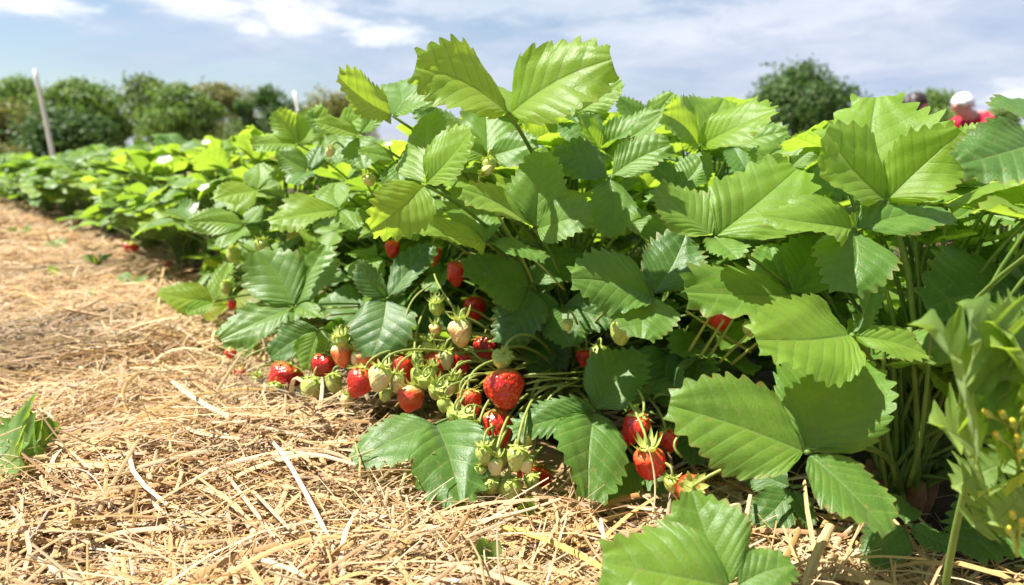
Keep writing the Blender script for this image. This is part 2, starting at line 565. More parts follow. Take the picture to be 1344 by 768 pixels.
def fill_plant(pkey, n, R=0.2, H=0.33, seed=1, tries=900, smin=0.055, smax=0.078, face=None, lowz=0.05, inner=False):
    pl = plants[pkey]
    c = V(pl.location)
    rs = random.Random(seed)
    done = k = 0
    while done < n and k < tries:
        k += 1
        az = rs.uniform(0, 2 * pi)
        q = rs.random() ** 0.7                # 0 = straight up, 1 = low on the flank
        th = q * 1.45
        rr = R * sin(th) * rs.uniform(0.75, 1.1)
        z = lowz + (H - lowz) * cos(th) ** 0.8 * rs.uniform(0.72, 1.0)
        out = V((cos(az), sin(az), 0))
        J = c + out * rr + V((0, 0, z))
        if J.y < 0.30: continue
        if inner: rr *= rs.uniform(0.3, 0.9); z *= rs.uniform(0.35, 0.9); J = c + out * rr + V((0, 0, max(z, 0.03)))
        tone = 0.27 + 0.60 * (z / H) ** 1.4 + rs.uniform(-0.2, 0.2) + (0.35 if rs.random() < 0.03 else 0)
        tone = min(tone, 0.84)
        tilt = 0.30 - 0.85 * q + rs.uniform(-0.3, 0.3)
        cup = (0.38 if z > 0.75 * H else 0.05) + rs.uniform(-0.2, 0.2)
        if fill_leaf(pl, J, out, rs.uniform(smin, smax), tilt, cup, tone, rs):
            done += 1
    return done
# ------------------------------------------------------------------ the plants nearest the camera
plant('corner', 0.40, 0.36, 'strawberry plant whose three broad mid green leaflets spread over the straw at the lower right')
plant('right', 0.35, 0.57, 'tall strawberry plant with a bare bundle of leaf stalks, behind the ragged budded weed')
plant('middle', 0.07, 0.80, 'tallest strawberry plant, its pale top leaves standing against the sky above the big red berry')
plant('left', -0.13, 1.08, 'strawberry plant left of the tallest one, pale downy leaves over orange and cream berries')
plant('left2', -0.42, 1.29, 'strawberry plant with yellow green leaves overhanging the straw, left of the pale downy leaves')
plant('back', 0.27, 0.98, 'strawberry plant behind the tallest one with ruddy edged pleated leaves before the round dark tree')
plant('back2', 0.62, 0.80, 'strawberry plant at the right border, behind the plant with the bare stalk bundle')

U, F, T = (0, -0.5, 0.85), (0, -0.9, 0.45), (0, -0.15, 1)
UL, UR, FL, FR = (-0.45, -0.5, 0.75), (0.45, -0.5, 0.75), (-0.4, -0.85, 0.35), (0.4, -0.85, 0.35)

# -- tallest plant
hero('middle', (668, 150, 0.60), [(545, 88, 0.57, 0.95, (0.15, -0.75, 0.65), 0.45, -0.5, 0.95), (803, 78, 0.57, 0.98, (-0.2, -0.75, 0.6), 0.4, -0.45, 0.98), (690, 128, 0.70, 1.0, T, 0.5, -0.3, 0.9)], rad=0.0022)
hero('middle', (515, 152, 0.68), [(443, 100, 0.64, 0.85, (0.4, -0.7, 0.6), 0.5, 0.1, 0.85), (585, 122, 0.66, 0.8, (-0.1, -0.5, 0.9), 0.4, -0.3, 0.6), (520, 108, 0.78, 0.9, F, 0.3, 0.2, 0.45)])
hero('middle', (558, 243, 0.62), [(618, 172, 0.60, 0.95, (-0.55, -0.75, 0.4), 0.35, 0.1, 0.92), (487, 302, 0.57, 0.85, (0.45, -0.75, 0.5), 0.35, -0.4, 0.85), (560, 150, 0.68, 0.8, (-0.5, -0.8, 0.3), 0.35, 0.1, 0.75)])
hero('middle', (702, 302, 0.60), [(607, 248, 0.58, 0.85, (0.1, -0.5, 0.85), 0.5, -0.3, 0.72), (712, 200, 0.62, 0.88, (0.1, -0.9, 0.4), 0.5, 0.15, 0.62), (776, 278, 0.57, 0.95, (0.1, -0.8, 0.55), 0.3, -0.5, 0.5)])
hero('middle', (640, 320, 0.66), [(552, 308, 0.61, 0.8, (-0.1, -0.6, 0.8), 0.35, -0.2, 0.66), (605, 246, 0.72, 0.8, (0.3, -0.8, 0.5), 0.3, 0.1, 0.5), (716, 340, 0.64, 0.8, T, 0.4, -0.3, 0.4)])
hero('middle', (857, 388, 0.58), [(750, 366, 0.55, 0.92, (-0.1, -0.7, 0.7), 0.4, -0.25, 0.42), (900, 308, 0.62, 0.92, (-0.25, -0.85, 0.4), 0.35, 0.15, 0.12), (842, 444, 0.53, 1.25, (0, -0.75, 0.6), 0.25, -0.4, 0.45)])
hero('middle', (800, 232, 0.66), [(800, 312, 0.63, 0.85, (0, -0.85, 0.55), 0.3, -0.4, 0.5), (880, 190, 0.66, 0.85, (-0.2, -0.7, 0.6), 0.4, 0, 0.55), (726, 200, 0.66, 0.85, (0.1, -0.8, 0.6), 0.3, -0.4, 0.18)])
hero('middle', (696, 376, 0.70), [(608, 352, 0.66, 0.9, (0, -0.8, 0.55), 0.3, -0.4, 0.15), (660, 452, 0.66, 0.9, F, 0.3, -0.4, 0.12), (770, 335, 0.73, 0.8, U, 0.3, -0.3, 0.2)])
hero('middle', (738, 400, 0.70), [(748, 455, 0.66, 1.1, F, 0.3, -0.4, 0.25), (812, 420, 0.68, 0.85, F, 0.3, -0.3, 0.15), (690, 402, 0.70, 0.8, F, 0.3, -0.3, 0.15)])
hero('middle', (790, 200, 0.72), [(868, 150, 0.70, 0.9, (-0.2, -0.8, 0.5), 0.4, 0, 0.62), (760, 150, 0.70, 0.8, (0.3, -0.8, 0.5), 0.4, 0, 0.7), (830, 170, 0.68, 0.8, U, 0.3, -0.2, 0.4)])
# the mound below the topmost leaf
hero('middle', (640, 206, 0.72), [(556, 168, 0.70, 0.85, (0.2, -0.7, 0.6), 0.4, -0.2, 0.7), (705, 186, 0.70, 0.9, (-0.2, -0.8, 0.5), 0.4, -0.2, 0.45), (636, 130, 0.78, 0.9, F, 0.4, 0.1, 0.6)], guard=False)
hero('middle', (752, 152, 0.76), [(816, 106, 0.74, 0.85, (-0.2, -0.8, 0.5), 0.45, 0.1, 0.85), (700, 132, 0.76, 0.8, (0.2, -0.7, 0.6), 0.4, -0.2, 0.65), (768, 196, 0.71, 0.95, F, 0.3, -0.4, 0.3)], guard=False)
hero('middle', (472, 178, 0.78), [(415, 160, 0.75, 0.85, (0.1, -0.6, 0.7), 0.4, -0.3, 0.8), (505, 128, 0.78, 0.8, (-0.2, -0.8, 0.5), 0.4, 0.1, 0.6), (478, 222, 0.74, 0.9, F, 0.3, -0.4, 0.5)], guard=False)
hero('middle', (600, 190, 0.80), [(550, 140, 0.80, 0.9, (0.2, -0.8, 0.5), 0.4, 0.1, 0.35), (655, 160, 0.80, 0.9, (-0.2, -0.8, 0.5), 0.4, 0.1, 0.3), (590, 235, 0.76, 0.9, F, 0.3, -0.4, 0.3)], guard=False)
hero('middle', (520, 210, 0.72), [(470, 200, 0.70, 0.85, (0.1, -0.6, 0.7), 0.4, -0.3, 0.55), (565, 205, 0.71, 0.8, (-0.2, -0.7, 0.6), 0.4, -0.2, 0.7), (525, 262, 0.68, 0.9, F, 0.3, -0.4, 0.35)], guard=False)
hero('back', (852, 170, 0.80), [(884, 122, 0.80, 0.85, (-0.2, -0.8, 0.5), 0.4, 0.1, 0.8), (812, 128, 0.80, 0.85, (0.2, -0.8, 0.5), 0.4, 0.1, 0.55), (846, 210, 0.76, 0.9, F, 0.3, -0.4, 0.3)], guard=False)
hero('back', (962, 192, 0.82), [(1034, 172, 0.80, 0.8, (-0.1, -0.7, 0.7), 0.4, -0.3, 0.6), (928, 152, 0.83, 0.85, (0.2, -0.8, 0.5), 0.4, 0.1, 0.75), (985, 232, 0.78, 0.9, F, 0.3, -0.4, 0.25)], guard=False)
hero('back', (1034, 222, 0.74), [(1082, 190, 0.73, 0.85, (-0.2, -0.8, 0.5), 0.4, 0.0, 0.55), (985, 198, 0.74, 0.85, (0.2, -0.8, 0.5), 0.4, -0.1, 0.7), (1046, 268, 0.70, 0.9, F, 0.3, -0.4, 0.4)], guard=False)
hero('left', (440, 172, 0.98), [(486, 140, 0.96, 0.85, (-0.2, -0.8, 0.5), 0.4, 0.1, 0.85), (402, 150, 0.98, 0.85, (0.2, -0.8, 0.5), 0.4, 0.1, 0.7), (446, 214, 0.93, 0.9, F, 0.3, -0.4, 0.5)], guard=False)
hero('right', (1100, 215, 0.66), [(1060, 180, 0.66, 0.85, (0.3, -0.8, 0.5), 0.4, 0.1, 0.6), (1135, 190, 0.66, 0.85, (-0.3, -0.8, 0.5), 0.4, 0.1, 0.5), (1085, 262, 0.62, 0.9, F, 0.3, -0.4, 0.3)], guard=False)
# low leaves resting on the straw
hero('middle', (572, 556, 0.585), [(464, 606, 0.55, 0.85, (-0.15, -0.45, 0.88), 0.18, -0.35, 0.30), (604, 660, 0.50, 0.9, (0.12, -0.55, 0.82), 0.85, -0.3, 0.27)], root=V((0.05, 0.78, 0.015)))
hero('middle', (780, 540, 0.58), [(840, 462, 0.61, 0.95, (-0.2, -0.75, 0.6), 0.45, 0.0, 0.38), (672, 566, 0.555, 0.58, (-0.1, -0.6, 0.8), 0.5, -0.2, 0.24), (772, 655, 0.50, 0.85, (0.2, -0.7, 0.7), 0.45, -0.45, 0.3), (718, 552, 0.575, 0.6, (0, -0.3, -0.9), 0.3, 0.3, 0.6)], rad=0.0019)
hero('middle', (842, 610, 0.56), [(790, 650, 0.53, 0.9, U, 0.3, -0.2, 0.5), (880, 655, 0.53, 0.8, U, 0.3, -0.3, 0.35)])
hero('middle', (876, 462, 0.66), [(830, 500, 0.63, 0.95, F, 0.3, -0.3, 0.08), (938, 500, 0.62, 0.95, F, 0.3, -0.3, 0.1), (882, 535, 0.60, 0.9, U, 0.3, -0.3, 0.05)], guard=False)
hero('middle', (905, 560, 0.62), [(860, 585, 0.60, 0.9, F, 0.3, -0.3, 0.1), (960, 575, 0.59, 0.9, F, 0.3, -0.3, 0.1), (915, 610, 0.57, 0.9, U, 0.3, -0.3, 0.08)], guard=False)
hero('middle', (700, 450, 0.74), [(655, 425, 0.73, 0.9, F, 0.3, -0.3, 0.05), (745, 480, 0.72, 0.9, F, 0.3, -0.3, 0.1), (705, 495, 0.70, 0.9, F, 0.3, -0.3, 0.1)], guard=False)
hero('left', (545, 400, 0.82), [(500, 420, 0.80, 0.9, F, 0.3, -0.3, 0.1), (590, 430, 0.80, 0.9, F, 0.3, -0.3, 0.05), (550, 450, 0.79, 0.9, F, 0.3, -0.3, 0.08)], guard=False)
# -- plant behind, ruddy edged leaf
hero('back', (918, 192, 0.72), [(870, 150, 0.68, 1.0, (0.3, -0.85, 0.5), 0.35, -0.3, 0.93), (1018, 145, 0.68, 0.9, (-0.15, -0.7, 0.7), 0.45, -0.35, 0.95), (950, 130, 0.78, 1.0, F, 0.4, 0.2, 0.9)])
hero('back', (890, 250, 0.70), [(925, 200, 0.72, 0.9, (-0.3, -0.8, 0.5), 0.4, 0.1, 0.5), (850, 215, 0.70, 0.8, (0.3, -0.8, 0.5), 0.4, 0.0, 0.45), (855, 265, 0.66, 0.8, U, 0.3, -0.3, 0.55)])
# -- right plant
hero('right', (938, 312, 0.56), [(862, 246, 0.58, 1.05, (0.2, -0.75, 0.65), 0.4, 0.0, 0.72), (1046, 222, 0.60, 0.95, (-0.25, -0.75, 0.6), 0.5, -0.15, 0.76), (968, 340, 0.52, 1.0, (0.05, -0.65, 0.75), 0.3, -0.3, 0.55)])
hero('right', (1163, 264, 0.52), [(1084, 172, 0.51, 1.05, (0.35, -0.85, 0.35), 0.45, 0.2, 0.95), (1262, 172, 0.51, 0.95, (-0.35, -0.85, 0.4), 0.45, 0.2, 0.97), (1150, 128, 0.60, 1.0, (0.0, -0.75, 0.6), 0.4, 0.2, 0.88)], rad=0.0022)
hero('right', (1120, 300, 0.50), [(1000, 283, 0.49, 0.8, (-0.1, -0.7, 0.7), 0.55, -0.45, 0.75), (1112, 384, 0.465, 1.2, (-0.05, -0.75, 0.65), 0.25, -0.5, 0.4), (1245, 278, 0.52, 0.7, (0.1, -0.45, 0.9), 0.35, -0.3, 0.4)])
hero('right', (1118, 440, 0.46), [(992, 446, 0.43, 0.98, (-0.1, -0.62, 0.75), 0.3, -0.2, 0.82), (1216, 466, 0.45, 0.8, (0.1, -0.6, 0.8), 0.4, -0.4, 0.8), (1150, 365, 0.50, 0.55, (0.6, -0.75, 0.2), 0.85, 0.15, 0.35)], rad=0.0024)
hero('right', (1058, 594, 0.42), [(878, 532, 0.43, 0.84, (-0.25, -0.62, 0.75), 0.35, -0.25, 0.50), (1122, 466, 0.465, 1.08, (-0.15, -0.78, 0.6), 0.32, -0.15, 0.46), (1166, 700, 0.375, 0.95, (0.25, -0.62, 0.75), 0.32, -0.3, 0.32)], rad=0.0022, root=V((0.34, 0.55, 0.02)))
hero('right', (1040, 388, 0.56), [(900, 384, 0.52, 0.72, (-0.1, -0.55, 0.8), 0.4, -0.3, 0.55), (1075, 310, 0.60, 0.9, F, 0.3, 0, 0.4), (1010, 320, 0.62, 0.8, U, 0.3, 0, 0.35)])
hero('back2', (1352, 385, 0.56), [(1214, 404, 0.53, 0.95, (-0.1, -0.7, 0.7), 0.3, -0.3, 0.22), (1325, 330, 0.62, 0.9, F, 0.3, 0, 0.3), (1420, 420, 0.55, 0.9, U, 0.3, 0, 0.3)])
hero('back2', (1368, 186, 0.40), [(1260, 216, 0.385, 0.95, (-0.15, -0.75, 0.65), 0.3, -0.3, 0.2), (1345, 130, 0.46, 0.8, F, 0.3, 0, 0.3), (1440, 240, 0.40, 0.9, U, 0.3, 0, 0.3)])
hero('right', (1235, 210, 0.62), [(1290, 165, 0.62, 0.9, (-0.3, -0.8, 0.5), 0.4, 0.1, 0.85), (1195, 160, 0.63, 0.85, (0.2, -0.8, 0.5), 0.4, -0.1, 0.9), (1275, 235, 0.60, 0.8, U, 0.3, -0.3, 0.3)])
hero('corner', (962, 772, 0.345), [(908, 645, 0.385, 1.0, (-0.2, -0.75, 0.65), 0.35, -0.1, 0.42), (790, 738, 0.345, 0.95, (-0.1, -0.55, 0.85), 0.35, -0.35, 0.52), (1042, 742, 0.35, 0.9, (0.1, -0.6, 0.8), 0.3, -0.4, 0.36)], root=V((0.40, 0.36, 0.02)), rad=0.0022)
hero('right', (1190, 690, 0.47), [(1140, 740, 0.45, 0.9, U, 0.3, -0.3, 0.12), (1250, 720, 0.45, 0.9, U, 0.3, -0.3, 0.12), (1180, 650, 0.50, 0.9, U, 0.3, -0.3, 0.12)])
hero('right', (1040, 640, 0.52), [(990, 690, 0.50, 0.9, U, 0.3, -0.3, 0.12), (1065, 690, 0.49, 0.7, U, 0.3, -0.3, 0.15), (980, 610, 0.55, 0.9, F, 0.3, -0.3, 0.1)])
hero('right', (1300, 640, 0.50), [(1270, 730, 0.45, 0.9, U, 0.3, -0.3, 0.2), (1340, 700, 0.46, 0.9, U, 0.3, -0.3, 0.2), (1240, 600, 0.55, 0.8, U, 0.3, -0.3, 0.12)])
# -- left of the tallest plant
hero('left', (388, 402, 0.76), [(338, 330, 0.79, 1.05, (0.2, -0.85, 0.5), 0.3, 0.1, 0.42), (428, 322, 0.80, 1.0, (-0.2, -0.8, 0.55), 0.35, 0.15, 0.48), (290, 446, 0.72, 0.75, (-0.3, -0.6, 0.75), 0.4, -0.2, 0.4), (424, 418, 0.73, 0.7, (0.1, -0.6, 0.8), 0.4, -0.3, 0.5)])
hero('left2', (282, 396, 0.92), [(208, 384, 0.89, 0.9, (-0.1, -0.7, 0.7), 0.3, -0.2, 0.85), (300, 345, 0.95, 0.8, (-0.3, -0.8, 0.5), 0.4, 0, 0.8), (245, 412, 0.88, 0.75, (0, -0.7, 0.7), 0.3, -0.2, 0.72)])
hero('left', (508, 392, 0.72), [(488, 468, 0.67, 1.25, (-0.05, -0.85, 0.5), 0.25, -0.5, 0.1), (470, 345, 0.72, 0.75, (-0.3, -0.7, 0.6), 0.4, -0.2, 0.12), (566, 320, 0.76, 0.6, (-0.4, -0.8, 0.4), 0.4, 0, 0.1)])
hero('left', (420, 432, 0.80), [(404, 486, 0.78, 1.0, F, 0.2, -0.3, 0.75), (355, 470, 0.80, 0.8, F, 0.3, -0.2, 0.15), (470, 440, 0.82, 0.8, F, 0.3, -0.2, 0.15)])
hero('left', (446, 275, 0.80), [(352, 290, 0.75, 0.85, (-0.1, -0.6, 0.8), 0.4, -0.4, 0.9), (440, 240, 0.85, 0.85, (0, -0.8, 0.5), 0.4, 0, 0.7), (470, 300, 0.77, 0.7, U, 0.3, -0.3, 0.7)])
hero('left', (392, 190, 0.98), [(362, 145, 0.98, 1.0, (0.3, -0.85, 0.4), 0.5, 0.2, 0.92), (425, 140, 0.98, 0.95, (-0.2, -0.85, 0.4), 0.5, 0.2, 0.95), (330, 190, 0.94, 0.85, (0, -0.6, 0.8), 0.4, -0.3, 0.75)])
hero('left', (405, 225, 0.88), [(365, 200, 0.88, 1.0, (0, -0.8, 0.6), 0.4, 0, 0.55), (420, 192, 0.92, 0.7, F, 0.4, 0, 0.2), (385, 242, 0.83, 0.8, (0, -0.7, 0.7), 0.3, -0.3, 0.3)])
hero('left', (338, 250, 0.92), [(280, 262, 0.88, 0.9, (0, -0.6, 0.8), 0.4, -0.35, 0.92), (340, 215, 0.96, 1.0, (0, -0.8, 0.6), 0.4, 0, 0.65), (368, 240, 0.93, 0.8, U, 0.3, -0.3, 0.7)])
hero('left2', (322, 296, 0.95), [(248, 292, 0.92, 0.8, (0, -0.7, 0.7), 0.4, -0.2, 0.62), (345, 270, 0.97, 0.9, (-0.3, -0.8, 0.5), 0.4, 0, 0.55), (290, 325, 0.90, 0.8, (0, -0.7, 0.7), 0.4, -0.3, 0.55)])
# ------------------------------------------------------------------ strawberries
def berry_mesh(seed, long=1.18, flat=0.0, nseed=150, nu=72, nv=54, small=False):
    """radius about 1, calyx at +Z, seeds sunk in dimples"""
    rs = random.Random(seed)
    if small: nu, nv = 36, 26
    o = V((rs.uniform(0, 50), rs.uniform(0, 50), rs.uniform(0, 50)))
    def surf(a, ph):
        # a 0 = top, pi = tip
        r = sin(a) ** 0.82 * (1.0 - 0.30 * (0.5 - 0.5 * cos(a)) ** 1.3)
        z = cos(a) * (0.80 if a < pi / 2 else long)
        if a < 0.5: z -= 0.16 * (1 - a / 0.5) ** 2
        p = V((r * cos(ph), r * sin(ph) * (1 - flat), z))
        k = 1 + 0.12 * noise.noise(p * 1.3 + o) + 0.05 * noise.noise(p * 2.6 + o)
        k *= 1 + 0.05 * cos(3 * ph + seed) * sin(a)
        return p * k
    sd = []
    for i in range(nseed):
        a = math.acos(1 - 2 * (0.06 + 0.92 * (i + 0.5) / nseed))
        ph = i * 2.39996 + rs.uniform(-0.06, 0.06)
        sd.append((a, ph, surf(a, ph)))
    kd = kdtree.KDTree(len(sd))
    for i, s in enumerate(sd): kd.insert(s[2], i)
    kd.balance()
    w = sqrt(4 * pi / nseed) * 0.42
    mb = MB()
    vs, fs = [], []
    for j in range(nv + 1):
        a = max(0.002, min(pi - 0.002, pi * j / nv))
        for i in range(nu):
            ph = 2 * pi * (i + 0.5 * (j % 2)) / nu
            p = surf(a, ph)
            _, _, dist = kd.find(p)
            vs.append(p * (1 - 0.068 * exp(-(dist / w) ** 2)))
    for j in range(nv):
        for i in range(nu):
            q = (j * nu + i, (j + 1) * nu + i, (j + 1) * nu + (i + 1) % nu, j * nu + (i + 1) % nu)
            fs.append(q)
    mb.add(vs, fs, 0)
    for a, ph, p in sd:
        n = p.normalized()
        down = (V((0, 0, -1)) - n * (-n.z)).normalized() if abs(n.z) < 0.99 else n.orthogonal()
        sdv = n.cross(down)
        c = p * 0.943
        L, B, Hh = 0.050, 0.029, 0.026
        v8 = [c + down * L, c - down * L, c + sdv * B + down * .015, c - sdv * B + down * .015, c + n * Hh, c - n * Hh,
              c + down * L * .6 + sdv * B * .7, c + down * L * .6 - sdv * B * .7]
        mb.add(v8, [(0, 6, 4), (6, 2, 4), (2, 1, 4), (1, 3, 4), (3, 7, 4), (7, 0, 4)], 1)
    return mb.mesh('strawberry', [M['berry'], M['seed']])

BERRIES = [berry_mesh(1, 1.15), berry_mesh(2, 1.0, 0.12, 170), berry_mesh(3, 1.35, 0, 140), berry_mesh(4, 1.25, 0.08, 160)]
UNRIPE = [berry_mesh(5, 1.1, 0, 90, small=True), berry_mesh(6, 1.3, 0, 90, small=True)]

def calyx_mesh(seed, reflex=0.2, n=11, size=1.0):
    rs = random.Random(seed)
    mb = MB()
    for k in range(n):
        a = 2 * pi * k / n + rs.uniform(-0.12, 0.12)
        L = size * (1.0 if k % 2 == 0 else 0.78) * rs.uniform(0.85, 1.1)
        W = 0.20 * size * (1.0 if k % 2 == 0 else 0.7)
        c = reflex + rs.uniform(-0.35, 0.35)
        vs, fs = [], []
        for i in range(6):
            t = i / 5
            r = 0.06 + L * t * (1 - 0.12 * t * abs(c))
            z = 0.04 + 0.05 * (k % 2) + L * (c * t * t * 0.9 - 0.10 * sin(pi * t))
            w = W * (sin(pi * (0.18 + 0.82 * t)) ** 0.8) if t < 1 else 0.004
            for s in (-1, 0, 1):
                vs.append(V((r * cos(a) - s * w * sin(a), r * sin(a) + s * w * cos(a), z + 0.10 * W * abs(s) * 2)))
        for i in range(5):
            for s in range(2):
                q = i * 3 + s
                fs.append((q, q + 3, q + 4, q + 1))
        mb.add(vs, fs)
    v, f = tube([V((0, 0, -0.03)), V((0, 0, 0.10)), V((0, 0, 0.24))], [0.17, 0.10, 0.03], 8)
    mb.add(v, f)
    return mb.mesh('calyx', [M['sepal']])
CALYX = [calyx_mesh(1, -0.1), calyx_mesh(2, 0.35), calyx_mesh(3, 0.75), calyx_mesh(4, -0.45)]

def strawberry(px, py, Y, wpx, hpx, ripe, axis, label, pkey='middle', group='ripe strawberries', cal=0, stalk=None, shape=None, csize=1.0, stalkmat='stem', loc=None):
    """axis points from the fruit to its calyx"""
    c = lift(px, py, Y, 0.010 + 0.36 * wpx * Y / FPX) if Y < 1.0 else P(px, py, Y)
    Y = c.y
    pxs = Y / FPX / (cos(PITCH))                     # metres per photo pixel there
    r = 0.5 * pxs * wpx * (1.13 if ripe > 0.3 else 1.16)
    hh = hpx / wpx
    rs = random.Random(int(px * 13 + py))
    a = V(axis).normalized()
    if ripe < 0.5 and wpx < 26: me = rs.choice(UNRIPE)
    else: me = rs.choice(BERRIES) if shape is None else BERRIES[shape]
    z = a; x = V((1, 0.2, 0.1)).cross(z).normalized() if abs(z.x) < 0.95 else V((0, 1, 0)).cross(z).normalized()
    y = z.cross(x)
    rot = rs.uniform(0, 6.28)
    x2 = x * cos(rot) + y * sin(rot); y2 = z.cross(x2)
    R = Matrix((x2, y2, z)).transposed().to_4x4()
    c.z = max(c.z, r * 0.75)
    o = put('strawberry', me, None, Matrix.Translation(c) @ R @ Matrix.Diagonal((r, r, r * min(1.1, max(0.8, hh)), 1)))
    o['ripe'] = float(ripe)
    tag(o, label, 'strawberry', group)
    top = 0.72
    cs = csize * rs.uniform(0.95, 1.15) * (1.08 if ripe < 0.5 else 1.0)
    ci = CALYX[cal]
    k = put('calyx', ci, o, Matrix.Translation((0, 0, top)) @ Matrix.Diagonal((cs, cs, cs, 1)))
    # stalk back to its plant
    inv = o.matrix_basis.inverted()
    p0 = c + a * r * (top + 0.05)
    pl = plants[pkey]
    root = V(pl.location) + V((rs.uniform(-.03, .03), rs.uniform(-.03, .03), 0.03))
    if stalk is not None: root = V(stalk)
    thin = ripe < 0.3 and wpx < 27
    if thin: root = p0 + (root - p0).normalized() * rs.uniform(0.03, 0.06) + V((rs.uniform(-.02, .02), 0.015, rs.uniform(-.012, .012)))
    arch = rs.uniform(0.012, 0.035) if not thin else rs.uniform(0.0, 0.012)
    pts = bez(p0, p0 + a * (0.010 if thin else 0.022) + V((0, 0, 0.005)), p0.lerp(root, 0.3) + V((0, 0, arch + (0.004 if thin else 0.015))), p0.lerp(root, 0.62) + V((0, 0, arch)), 12)
    v, f = tube([inv @ p for p in pts], 1, 6)
    # keep the tube round although the fruit is scaled
    v, f = tube(pts, [(0.0009 if thin else 0.0012) + 0.0004 * i / 12 for i in range(13)], 6)
    mb = MB(); mb.add([inv @ q for q in v], f)
    put('fruit_stalk', mb.mesh('fruit_stalk', [M[stalkmat]]), o)
    return o

